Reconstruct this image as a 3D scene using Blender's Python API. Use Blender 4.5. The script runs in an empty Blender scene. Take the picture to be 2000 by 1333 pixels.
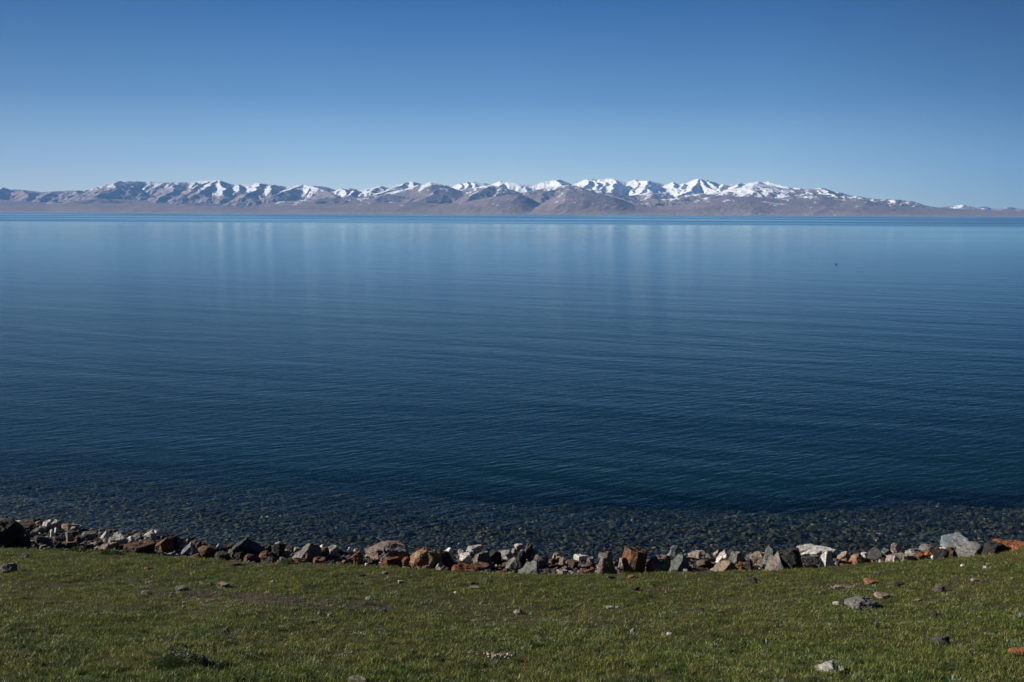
import bpy, bmesh, math, random
import numpy as np
from mathutils import Vector, Matrix

R = math.radians
sc = bpy.context.scene
col = sc.collection
random.seed(7)
rng = np.random.default_rng(7)

# ------------------------------------------------------------------ camera
H = 7.0                      # eye above the lake
F = 1944.0                   # focal length in photo pixels (2000 wide)
PITCH = R(7.27); ROLL = R(0.27)
cam_d = bpy.data.cameras.new('camera'); cam = bpy.data.objects.new('camera', cam_d); col.objects.link(cam)
sc.camera = cam
cam_d.sensor_width = 36.0; cam_d.lens = 36.0 * F / 2000.0
cam_d.clip_start = 0.1; cam_d.clip_end = 80000.0
fwd = Vector((0, math.cos(PITCH), -math.sin(PITCH)))
rt0 = Vector((1, 0, 0)); up0 = rt0.cross(fwd)
rt = rt0 * math.cos(ROLL) + up0 * math.sin(ROLL)
up = up0 * math.cos(ROLL) - rt0 * math.sin(ROLL)
M = Matrix((rt, up, -fwd)).transposed().to_4x4()
M.translation = Vector((0, 0, H)); cam.matrix_world = M

def ray(px, py):
    return (fwd * F + rt * (px - 1000.0) - up * (py - 666.5)).normalized()

# ------------------------------------------------------------------ light
SUN_EL = R(23.0); SB = -0.10                  # light travels to +x and slightly towards the camera
ld = Vector((1.0, SB, 0)).normalized()
light_dir = Vector((ld.x * math.cos(SUN_EL), ld.y * math.cos(SUN_EL), -math.sin(SUN_EL)))
to_sun = -light_dir
w = bpy.data.worlds.new("World"); sc.world = w; w.use_nodes = True
nt = w.node_tree; nt.nodes.clear()
wo = nt.nodes.new('ShaderNodeOutputWorld'); bg = nt.nodes.new('ShaderNodeBackground')
sky = nt.nodes.new('ShaderNodeTexSky'); sky.sky_type = 'NISHITA'; sky.sun_disc = False
sky.sun_elevation = SUN_EL; sky.sun_rotation = math.atan2(to_sun.x, to_sun.y)
sky.altitude = 3000; sky.air_density = 1.0; sky.dust_density = 0.2; sky.ozone_density = 4.0
hs = nt.nodes.new('ShaderNodeHueSaturation'); hs.inputs['Saturation'].default_value = 1.0
nt.links.new(sky.outputs[0], hs.inputs['Color']); 
# the sky of the photograph: deep blue overhead, paler towards the horizon, darker away from the sun
geo = nt.nodes.new('ShaderNodeTexCoord'); sxyz = nt.nodes.new('ShaderNodeSeparateXYZ'); nt.links.new(geo.outputs['Generated'], sxyz.inputs[0])
def wramp(sock, stops):
    r_ = nt.nodes.new('ShaderNodeValToRGB'); e = r_.color_ramp.elements
    while len(e) < len(stops): e.new(.5)
    for i, (p, c) in enumerate(stops): e[i].position = p; e[i].color = (*c, 1)
    nt.links.new(sock, r_.inputs[0]); return r_.outputs[0]
def wmul(a, b):
    m_ = nt.nodes.new('ShaderNodeMix'); m_.data_type = 'RGBA'; m_.blend_type = 'MULTIPLY'; m_.inputs[0].default_value = 1.0
    nt.links.new(a, m_.inputs[6]); nt.links.new(b, m_.inputs[7]); return m_.outputs[2]
vz = wramp(sxyz.outputs[2], [(0.0, (1.18, 1.06, .96)), (.04, (1.12, .98, .86)), (.11, (.48, .60, .66)), (.20, (.175, .38, .54)), (.36, (.05, .17, .28)), (.9, (.04, .13, .24))])
hx = nt.nodes.new('ShaderNodeMath'); hx.operation = 'MULTIPLY_ADD'; hx.inputs[1].default_value = .5; hx.inputs[2].default_value = .5
nt.links.new(sxyz.outputs[0], hx.inputs[0])
vx = wramp(hx.outputs[0], [(.05, (.7, .68, .66)), (.27, (.70, .66, .66)), (.40, (.92, .92, .92)), (.5, (1, 1, 1)), (.62, (.84, .88, .90)), (.73, (.36, .45, .53)), (.95, (.3, .4, .48))])
gain = nt.nodes.new('ShaderNodeVectorMath'); gain.operation = 'SCALE'; gain.inputs['Scale'].default_value = 1.28
nt.links.new(wmul(wmul(hs.outputs[0], vz), vx), gain.inputs[0]); nt.links.new(gain.outputs[0], bg.inputs[0])
bg.inputs[1].default_value = 0.064
nt.links.new(bg.outputs[0], wo.inputs[0])
sun_d = bpy.data.lights.new('sun', 'SUN'); sun_d.energy = 5.0; sun_d.angle = R(0.5); sun_d.color = (1.0, 0.93, 0.82)
sun = bpy.data.objects.new('sun', sun_d); col.objects.link(sun)
sun.rotation_euler = light_dir.to_track_quat('-Z', 'Y').to_euler()
sc.view_settings.view_transform = 'Standard'; sc.view_settings.look = 'None'
sc.view_settings.exposure = 0.9; sc.view_settings.gamma = 1.0
sc.cycles.use_denoising = True
sc.cycles.max_bounces = 6; sc.cycles.transparent_max_bounces = 8; sc.cycles.volume_bounces = 0

# ------------------------------------------------------------------ helpers
def hash2(ix, iy, s):
    n = (ix.astype(np.int64) * 374761393 + iy.astype(np.int64) * 668265263 + s * 1442695041) & 0xFFFFFFFF
    n = ((n ^ (n >> 13)) * 1274126177) & 0xFFFFFFFF
    return ((n ^ (n >> 16)) & 0xFFFF) / 65535.0
def vnoise(x, y, s=0):
    x = np.asarray(x, float); y = np.asarray(y, float)
    ix = np.floor(x); iy = np.floor(y); fx = x - ix; fy = y - iy
    fx = fx * fx * fx * (fx * (fx * 6 - 15) + 10); fy = fy * fy * fy * (fy * (fy * 6 - 15) + 10)
    a = hash2(ix, iy, s); b = hash2(ix + 1, iy, s); c = hash2(ix, iy + 1, s); d = hash2(ix + 1, iy + 1, s)
    return (a + (b - a) * fx) * (1 - fy) + (c + (d - c) * fx) * fy
def fbm(x, y, s=0, o=4, g=0.5):
    t = 0; a = 1; n = 0
    for i in range(o):
        t = t + a * vnoise(x * 2 ** i + 13.7 * i, y * 2 ** i - 7.1 * i, s + i * 17); n += a; a *= g
    return t / n
def ridged(x, y, s=0, o=4, g=0.5):
    t = 0; a = 1; n = 0
    for i in range(o):
        t = t + a * (1 - np.abs(2 * vnoise(x * 2 ** i + 3.3 * i, y * 2 ** i + 9.1 * i, s + i * 31) - 1)); n += a; a *= g
    return t / n
def sstep(a, b, x):
    t = np.clip((x - a) / (b - a), 0, 1); return t * t * (3 - 2 * t)

def tag(o, label=None, cat=None, group=None, kind=None):
    if label: o['label'] = label
    if cat: o['category'] = cat
    if group: o['group'] = group
    if kind: o['kind'] = kind
    return o

def np_mesh(name, v, loops, starts, totals, mat, smooth=False, attrs=None, colors=None):
    me = bpy.data.meshes.new(name)
    me.vertices.add(len(v)); me.vertices.foreach_set('co', np.ascontiguousarray(v, np.float32).ravel())
    me.loops.add(len(loops)); me.loops.foreach_set('vertex_index', np.ascontiguousarray(loops, np.int32))
    me.polygons.add(len(starts)); me.polygons.foreach_set('loop_start', np.ascontiguousarray(starts, np.int32))
    me.update(calc_edges=True); me.validate()
    if smooth: me.polygons.foreach_set('use_smooth', np.ones(len(starts), bool))
    else: me.polygons.foreach_set('use_smooth', np.zeros(len(starts), bool))
    for k, a in (attrs or {}).items():
        at = me.attributes.new(k, 'FLOAT', 'POINT'); at.data.foreach_set('value', np.ascontiguousarray(a, np.float32).ravel())
    for k, a in (colors or {}).items():
        at = me.attributes.new(k, 'FLOAT_COLOR', 'POINT')
        c = np.ones((len(v), 4), np.float32); c[:, :3] = a; at.data.foreach_set('color', c.ravel())
    me.materials.append(mat)
    return me
def grid_mesh(name, X, Y, Z, mat, smooth=True, attrs=None):
    n, m = X.shape
    v = np.stack([X.ravel(), Y.ravel(), Z.ravel()], 1)
    i = np.arange(n * m).reshape(n, m)
    q = np.stack([i[:-1, :-1], i[:-1, 1:], i[1:, 1:], i[1:, :-1]], -1).reshape(-1, 4)
    return np_mesh(name, v, q.ravel(), np.arange(len(q)) * 4, None, mat, smooth, attrs)
def link(name, me, parent=None):
    o = bpy.data.objects.new(name, me); col.objects.link(o)
    if parent: o.parent = parent
    return o

class NT:
    def __init__(self, name):
        self.m = bpy.data.materials.new(name); self.m.use_nodes = True
        self.t = self.m.node_tree; self.t.nodes.clear()
        self.out = self.t.nodes.new('ShaderNodeOutputMaterial')
    def n(self, typ, **kw):
        x = self.t.nodes.new(typ)
        for k, v in kw.items():
            if k.startswith('i_'): x.inputs[k[2:].replace('_', ' ')].default_value = v
            else: setattr(x, k, v)
        return x
    def l(self, a, b): self.t.links.new(a, b)
    def noise(self, vec, scale, detail=4, rough=0.55, dist=0.0):
        x = self.n('ShaderNodeTexNoise'); x.inputs['Scale'].default_value = scale
        x.inputs['Detail'].default_value = detail; x.inputs['Roughness'].default_value = rough; x.inputs['Distortion'].default_value = dist
        self.l(vec, x.inputs['Vector']); return x.outputs['Fac']
    def ramp(self, fac, stops):
        x = self.n('ShaderNodeValToRGB'); e = x.color_ramp.elements
        while len(e) < len(stops): e.new(0.5)
        for i, (p, c) in enumerate(stops):
            e[i].position = p; e[i].color = (c, c, c, 1) if not isinstance(c, tuple) else (*c, 1)
        self.l(fac, x.inputs[0]); return x.outputs[0]
    def mix(self, fac, a, b, mode='MIX'):
        x = self.n('ShaderNodeMix', data_type='RGBA', blend_type=mode)
        for s, v in ((0, fac), (6, a), (7, b)):
            if hasattr(v, 'is_linked'): self.l(v, x.inputs[s])
            elif isinstance(v, tuple): x.inputs[s].default_value = (*v, 1)
            else: x.inputs[s].default_value = v
        return x.outputs[2]
    def math(self, op, a, b=None, c=None):
        x = self.n('ShaderNodeMath', operation=op)
        for i, v in enumerate((a, b, c)):
            if v is None: continue
            if hasattr(v, 'is_linked'): self.l(v, x.inputs[i])
            else: x.inputs[i].default_value = v
        return x.outputs[0]
    def attr(self, name):
        x = self.n('ShaderNodeAttribute'); x.attribute_name = name; return x
    def pos(self):
        return self.n('ShaderNodeNewGeometry').outputs['Position']
    def maps(self, vec, scale=(1, 1, 1), rot=0.0):
        x = self.n('ShaderNodeMapping'); x.inputs['Scale'].default_value = scale
        y = self.n('ShaderNodeMapping'); y.inputs['Rotation'].default_value = (0, 0, rot)
        self.l(vec, y.inputs[0]); self.l(y.outputs[0], x.inputs[0]); return x.outputs[0]
    def bsdf(self, color, rough=0.9, spec=0.2, normal=None):
        x = self.n('ShaderNodeBsdfPrincipled')
        if hasattr(color, 'is_linked'): self.l(color, x.inputs['Base Color'])
        else: x.inputs['Base Color'].default_value = (*color, 1)
        if hasattr(rough, 'is_linked'): self.l(rough, x.inputs['Roughness'])
        else: x.inputs['Roughness'].default_value = rough
        x.inputs['Specular IOR Level'].default_value = spec
        if normal: self.l(normal, x.inputs['Normal'])
        return x
    def bump(self, h, dist=1.0, strength=1.0, normal=None):
        x = self.n('ShaderNodeBump'); x.inputs['Distance'].default_value = dist; x.inputs['Strength'].default_value = strength
        self.l(h, x.inputs['Height'])
        if normal: self.l(normal, x.inputs['Normal'])
        return x.outputs[0]

# ------------------------------------------------------------------ near ground shape
EDGE = [(-700, 1072, 20.0), (0, 1072, 19.0), (200, 1078, 18.8), (300, 1085, 18.6), (400, 1092, 18.3), (500, 1101, 18.0), (600, 1100, 17.9),
        (700, 1105, 17.8), (800, 1110, 17.7), (900, 1117, 17.5), (1000, 1120, 17.4), (1100, 1123, 17.3), (1200, 1122, 17.3),
        (1300, 1119, 17.3), (1400, 1117, 17.3), (1500, 1115, 17.3), (1600, 1110, 17.3), (1700, 1100, 17.3), (1800, 1095, 17.2),
        (1900, 1087, 17.1), (1950, 1082, 17.0), (2000, 1072, 16.9), (2300, 1050, 16.6), (2700, 1040, 16.4)]
ex, ey, ez = [], [], []
for px, py, D in EDGE:
    r = ray(px, py); t = D / r.y
    ex.append(r.x * t); ey.append(D); ez.append(H + r.z * t)
ex, ey, ez = map(np.array, (ex, ey, ez))
SHORE = [(-700, 1000), (0, 1018), (140, 1026), (160, 1042), (310, 1046), (360, 1062), (500, 1080), (800, 1090), (1000, 1100), (1200, 1104), (1500, 1100), (1800, 1086), (2000, 1070), (2700, 1055)]
sx, sy = [], []
for px, py in SHORE:
    r = ray(px, py); t = -H / r.z; sx.append(r.x * t); sy.append(r.y * t)
def edge_at(x): return np.interp(x, ex, ey), np.interp(x, ex, ez)
def shore_at(x): return np.maximum(np.interp(x, sx, sy), edge_at(x)[0] + 1.2)
def ground_z(x, y):
    x = np.asarray(x, float); y = np.asarray(y, float)
    Y, Z = edge_at(x); S = shore_at(x)
    t = np.clip(Y - y, 0, None)
    tt = np.minimum(t, 17.5)
    land = Z + 0.187 * tt + 0.005 * tt * tt + 0.12 * np.clip(t - 17.5, 0, 40)
    land = land + 0.10 * (fbm(x * 0.35, y * 0.35, 5, 3) - 0.5) * sstep(0, 3, t) + 0.06 * (fbm(x * 2.2, y * 2.2, 9, 3) - 0.5) * sstep(0, 0.6, t) + 0.03 * (fbm(x * 7, y * 7, 19, 2) - 0.5) * sstep(0, 0.6, t)
    u = np.clip((y - Y) / (S - Y), 0, 1)
    beach = Z * 0.62 * (1 - u) + Z * 0.38 * (1 - sstep(0, 0.22, u))
    d = y - S
    dk = np.interp(x, [-14, 0, 12], [8.0, 6.0, 4.2]) + 2.2 * (fbm(x * .3, y * .3, 44, 3) - .5)
    bed = -0.09 * np.clip(d, 0, dk) - 0.5 * np.clip(d - dk, 0, 16)
    z = np.where(y < Y, land, np.where(d < 0, beach, bed))
    return np.maximum(z, -8.0)
def hit(px, py):
    r = ray(px, py)
    lo, hi = 6.0, 40.0; t = lo
    while t < hi:
        p = Vector((0, 0, H)) + r * t
        if p.z < float(ground_z(p.x, p.y)): break
        t += 0.03
    return Vector((0, 0, H)) + r * t, t

# ------------------------------------------------------------------ ground mesh
def axis(*segs):
    out = []
    for a, b, st in segs: out += list(np.arange(a, b, st))
    return np.array(out + [segs[-1][1]])
gx = np.concatenate([-np.geomspace(16000, 16, 26), axis((-15, 15, 0.09)), np.geomspace(16, 16000, 26)])
gy = np.concatenate([-np.geomspace(400, 4, 10), axis((-3, 7, 0.5), (7, 23, 0.08), (23, 42, 0.3)), np.geomspace(46, 11000, 14)])
GX, GY = np.meshgrid(gx, gy)
GZ = ground_z(GX, GY)
beachness = (GY > edge_at(GX)[0] + 0.05).astype(float)

# bare-soil patches in the turf, by place: x, y, radius x, radius y (photo pixels of their centres)
PATCH = [(640, 1180, 150, 13, .8), (480, 1172, 130, 11, .9), (380, 1163, 120, 9, .8), (300, 1150, 60, 12, .5), (1180, 1210, 120, 14, .5), (1010, 1200, 110, 24, .45), (860, 1185, 120, 14, .45),
         (1640, 1150, 60, 9, .7), (1900, 1135, 60, 10, .5), (1370, 1190, 45, 8, .5), (1300, 1150, 80, 9, .5), (430, 1240, 60, 14, .4),
         (700, 1325, 30, 7, .8), (1260, 1330, 120, 9, .5), (60, 1145, 60, 10, .4), (1490, 1237, 40, 5, .5), (770, 1207, 40, 7, .5), (1190, 1215, 50, 8, .6), (280, 1112, 60, 5, .5), (20, 1240, 70, 30, .25), (1180, 1127, 30, 3, .6), (1250, 1125, 60, 3, .6), (1720, 1170, 35, 8, .5), (1000, 1312, 90, 10, .35), (1850, 1262, 50, 7, .4)]
pw = []
for px, py, rx, ry, s in PATCH:
    c, t = hit(px, py); a, _ = hit(px, py - ry); b, _ = hit(px, py + ry)
    pw.append((c.x, c.y, rx * t / F, max(abs(a.y - b.y) / 2, .12), s))
def soilness(x, y):
    m = np.zeros_like(x); jx = (fbm(x * 1.4, y * 1.4, 21, 4) - 0.5) * 1.1; jy = (fbm(x * 1.4, y * 1.4, 33, 4) - 0.5) * 1.1
    for cx, cy, rx, ry, s in pw:
        d = np.sqrt(((x + jx - cx) / rx) ** 2 + ((y + jy * .7 - cy) / ry) ** 2)
        m = np.maximum(m, s * (1 - sstep(0.45, 1.15, d)))
    n = fbm(x * 0.9, y * 1.3, 77, 4); m = np.maximum(m, 0.28 * sstep(0.60, 0.72, n))
    n2 = fbm(x * 5.0, y * 5.0, 93, 3)
    return np.clip(m * (0.55 + 0.9 * n2), 0, 1)

g = NT('turf_soil'); P = g.pos()
soil = g.ramp(g.noise(P, 9, 6, .7), [(0.3, (0.018, 0.014, 0.010)), (0.5, (0.045, 0.034, 0.024)), (0.62, (0.07, 0.052, 0.042)), (0.72, (0.12, 0.095, 0.085))])
moss = g.ramp(g.noise(P, 16, 5, .7), [(0.3, (0.018, 0.022, 0.007)), (0.7, (0.05, 0.05, 0.018))])
top = g.mix(g.math('MULTIPLY', g.attr('soil').outputs['Fac'], 1.1), moss, soil)
vor = g.n('ShaderNodeTexVoronoi'); vor.inputs['Scale'].default_value = 9.0; g.l(P, vor.inputs['Vector'])
pebc = g.ramp(vor.outputs['Color'], [(0.2, (0.02, 0.02, 0.018)), (0.6, (0.06, 0.057, 0.05)), (0.9, (0.14, 0.13, 0.11))])
colr = g.mix(g.attr('beach').outputs['Fac'], top, pebc)
hgt = g.math('ADD', g.math('MULTIPLY', g.noise(P, 60, 5, .7), .012), g.math('MULTIPLY', vor.outputs['Distance'], g.math('MULTIPLY', g.attr('beach').outputs['Fac'], -.3)))
b = g.bsdf(colr, .95, .1, g.bump(hgt, 1.0, .8)); g.l(b.outputs[0], g.out.inputs[0])
ground = link('ground', grid_mesh('ground', GX, GY, GZ, g.m, True, {'beach': beachness, 'soil': soilness(GX, GY)}))
tag(ground, kind='structure')

# ------------------------------------------------------------------ lake water
def water_material():
    m = NT('lake_water'); P = m.pos()
    sep = m.n('ShaderNodeSeparateXYZ'); m.l(P, sep.inputs[0]); Y = sep.outputs[1]
    ly = m.math('LOGARITHM', m.math('MAXIMUM', Y, 5.0), 2.718)
    # ripples (metres): three scales of wavelets and a long low swell, crests running across the view
    def lay(wx, wy, rot, amp, detail=2, rough=.5):
        n = m.noise(m.maps(P, (1 / wx, 1 / wy, 1), rot), 1.0, detail, rough, .3)
        return m.math('MULTIPLY', m.math('SUBTRACT', n, .5), amp)
    small = m.math('ADD', lay(.50, .17, R(-38), .027 * WA, 3, .6), lay(1.4, .45, R(-28), .036 * WA, 3, .6))
    swell = m.math('ADD', lay(20, 3.6, R(26), .095 * WA, 2, .5), lay(6, 1.6, R(14), .04 * WA, 3))
    # ruffled and calm patches on the lake
    cv = m.n('ShaderNodeCombineXYZ'); m.l(m.math('MULTIPLY', sep.outputs[0], .0012), cv.inputs[0]); m.l(m.math('MULTIPLY', ly, 7.0), cv.inputs[1])
    pat = m.noise(cv.outputs[0], 1.0, 4, .6, .4)
    fade = m.math('DIVIDE', 1.0, m.math('ADD', 1.0, m.math('POWER', m.math('DIVIDE', Y, 230.0), 1.5)))
    gust = m.math('ADD', .75, m.math('MULTIPLY', m.noise(m.maps(P, (.02, .07, 1), R(6)), 1.0, 3), .6))
    h = m.math('MULTIPLY', m.math('MULTIPLY', m.math('ADD', small, swell), fade), gust)
    mr = m.n('ShaderNodeMapRange'); mr.inputs[1].default_value = 170; mr.inputs[2].default_value = 300; m.l(Y, mr.inputs[0])     # calm belt starts
    mr2 = m.n('ShaderNodeMapRange'); mr2.inputs[1].default_value = 560; mr2.inputs[2].default_value = 760; m.l(Y, mr2.inputs[0])   # wind belt off the far shore
    # wavelets show the viewer mostly their near faces: tilt the mean surface a little towards whoever looks, most where the wind ruffles it
    inc = m.n('ShaderNodeNewGeometry').outputs['Incoming']
    kf = m.n('ShaderNodeFloatCurve')
    cvp = kf.mapping.curves[0]
    for i_, (p_, q_) in enumerate([(0, .62), (.22, .15), (.35, .035), (.44, .08), (.535, .13), (.58, .35), (.75, .5), (1, .35)]):
        if i_ < 2: cvp.points[i_ if i_ == 0 else -1].location = (p_, q_)
        else: cvp.points.new(p_, q_)
    kf.mapping.update()
    lz = m.math('DIVIDE', m.math('SUBTRACT', ly, 3.0), 6.44)        # 20 m .. 12.6 km
    m.l(lz, kf.inputs['Value'])
    strk = m.math('ADD', 1.0, m.math('MULTIPLY', m.math('SUBTRACT', m.ramp(pat, [(.35, 0.0), (.65, 1.0)]), .5), m.math('ADD', .3, m.math('MULTIPLY', mr.outputs[0], 1.0))))
    kk = m.math('MULTIPLY', m.math('MULTIPLY', kf.outputs[0], .085), strk)
    sv = m.n('ShaderNodeVectorMath', operation='SCALE'); m.l(inc, sv.inputs[0]); m.l(kk, sv.inputs['Scale'])
    base_n = m.n('ShaderNodeVectorMath', operation='ADD'); base_n.inputs[1].default_value = (0, 0, 1); m.l(sv.outputs[0], base_n.inputs[0])
    nn = m.n('ShaderNodeVectorMath', operation='NORMALIZE'); m.l(base_n.outputs[0], nn.inputs[0])
    nrm = m.bump(h, 1.0, 1.0, nn.outputs[0])
    nrm_f = m.bump(h, 1.0, .45, nn.outputs[0])
    band = m.ramp(pat, [(0.40, 0.0), (0.60, 1.0)])
    rough = m.math('ADD', .14, m.math('MULTIPLY', mr.outputs[0], -.075))
    rough = m.math('ADD', rough, m.math('MULTIPLY', mr2.outputs[0], m.math('ADD', .05, m.math('MULTIPLY', band, .06))))
    gl = m.n('ShaderNodeBsdfGlossy'); m.l(rough, gl.inputs['Roughness']); m.l(nrm, gl.inputs['Normal']); gl.inputs['Color'].default_value = (.87, 1, 1, 1)
    tr = m.n('ShaderNodeBsdfTransparent'); tr.inputs[0].default_value = (.70, .76, .66, 1)
    df = m.n('ShaderNodeBsdfDiffuse'); df.inputs[0].default_value = (.001, .013, .017, 1)
    mx = m.n('ShaderNodeMixShader'); m.l(m.attr('deep').outputs['Fac'], mx.inputs[0]); m.l(tr.outputs[0], mx.inputs[1]); m.l(df.outputs[0], mx.inputs[2])
    fr = m.n('ShaderNodeFresnel'); fr.inputs[0].default_value = 1.30; m.l(nrm_f, fr.inputs['Normal'])
    # light coming back up (or the sun going down to the bed) crosses the underside: no refraction is modelled, so no total reflection either
    bf = m.n('ShaderNodeNewGeometry').outputs['Backfacing']
    ff = m.mix(bf, fr.outputs[0], (.25, .25, .25))
    mf = m.n('ShaderNodeMixShader'); m.l(ff, mf.inputs[0]); m.l(mx.outputs[0], mf.inputs[1]); m.l(gl.outputs[0], mf.inputs[2])
    m.l(mf.outputs[0], m.out.inputs[0])
    return m.m
WA = 1.0
ys = np.concatenate([np.arange(17.0, 40, 0.25), np.geomspace(40, 12600, 70)])
us = np.linspace(-1, 1, 141)
WX = us[None, :] * (ys[:, None] * 1.1 + 60); WY = np.repeat(ys[:, None], len(us), 1)
dep = -ground_z(WX, WY)
dist_sh = WY - shore_at(WX)
deep = sstep(.08, .85, dep)
# the shelf: a paler stony shelf whose outer edge wanders
water = link('lake_water', grid_mesh('lake_water', WX, WY, np.zeros_like(WX), water_material(), True, {'deep': deep}))
tag(water, kind='structure')

# ------------------------------------------------------------------ far shore: hills and mountains (heights traced as real terrain 12-24 km away)
SKY = [(-400,380),(-200,376),(-100,373),(0,369),(15,367),(25,369),(50,371),(75,374),(90,376),(105,375),(120,374),(135,373),(158,373),(165,376),(180,374),(190,371),(200,366.5),(208,367),(220,366.5),(232,362),(240,358),(250,355),(260,355),(275,356),(290,357),(300,356),(320,357.5),(340,359),(343,358),(370,358),(380,356.5),(390,355),(400,354.5),(410,355),(422,353),(430,353),(440,355.5),(452,359),(462,362),(475,361.5),(490,360),(512,359),(525,360.5),(540,362),(550,362.5),(562,366),(575,365),(585,362.5),(595,361.5),(610,363),(625,364),(640,366),(650,369),(662,373),(672,369),(685,368),(700,371),(715,369.5),(730,367.5),(750,364),(770,362),(785,360),(795,357.5),(803,356),(812,358),(828,361),(842,359),(852,360),(865,362),(880,362.5),(895,361),(905,359),(918,356),(925,356),(932,357.5),(945,358),(955,361),(965,361.5),(980,355),(985,356),(1000,358.5),(1015,361),(1025,360.5),(1035,361),(1048,361),(1060,358),(1070,355),(1080,352),(1085,352),(1098,354.5),(1105,357),(1115,361.5),(1128,358),(1140,353),(1150,350),(1155,351),(1165,353.5),(1173,351.5),(1180,353.5),(1190,350.5),(1200,353),(1208,355.5),(1220,357),(1228,354),(1238,352),(1245,354.5),(1264,354.5),(1280,358),(1292,362),(1300,361),(1310,357),(1320,361),(1330,359.5),(1345,356),(1355,352),(1362,350.5),(1370,353),(1375,352),(1380,355),(1388,356),(1400,362),(1410,360.5),(1430,360),(1450,358.5),(1460,357.5),(1471,356),(1480,359.5),(1484,356.5),(1500,361),(1515,363.5),(1530,366),(1545,368),(1553,367.5),(1565,369),(1575,369.5),(1595,368),(1600,368),(1618,374),(1625,376),(1640,380),(1655,384),(1668,386),(1682,390),(1700,393),(1730,400),(1775,403.5),(1785,402),(1800,403),(1815,405.5),(1825,405),(1835,403.5),(1850,403),(1862,402),(1873,400.5),(1885,403),(1900,405.5),(1912,404),(1925,407.5),(1940,407),(1955,405),(1970,405.5),(1985,409),(2000,411),(2100,414),(2400,420)]
HILL = [(-400,396),(-100,395),(0,390),(60,393),(100,396),(150,392),(200,388),(260,390),(300,393),(350,396),(400,397),(440,400),(500,399),(560,393),(640,388),(700,386),(760,379),(800,372),(825,362),(842,357),(860,360),(880,366),(905,375),(925,372),(962,363),(990,369),(1012,377),(1035,374),(1055,367),(1080,366),(1106,363),(1130,369),(1160,376),(1190,381),(1205,384),(1240,398),(1262,378),(1290,388),(1320,397),(1350,387),(1390,378),(1420,372),(1450,364),(1471,359),(1500,363),(1530,369),(1560,371),(1600,370),(1625,377),(1640,381),(1665,387),(1682,390),(1690,390),(1700,392),(1715,396),(1740,399),(1765,404),(1785,400.5),(1830,406),(1900,409),(2000,413),(2400,421)]
FRONT = [(-400,402),(0,398),(100,401),(200,396),(300,398),(400,402),(500,404),(600,398),(700,396),(800,393),(860,398),(900,396),(950,386),(990,380),(1012,379),(1030,385),(1055,398),(1080,388),(1106,374),(1140,376),(1180,382),(1200,386),(1240,401),(1280,404),(1340,398),(1380,389),(1420,384),(1460,384),(1520,388),(1600,388),(1640,392),(1685,391),(1720,397),(1780,404),(1900,411),(2000,415),(2400,422)]
def crest(tab, u):
    a = np.array(tab, float); y = np.interp(u, a[:, 0], a[:, 1])
    hz = 666.5 - F * math.tan(PITCH) / 1.0
    hz = hz + (u - 1000) * math.tan(ROLL)
    return np.clip(hz - y, 0.5, None)           # pixels above the true horizon
U = np.linspace(-500, 2500, 2400)
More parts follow.
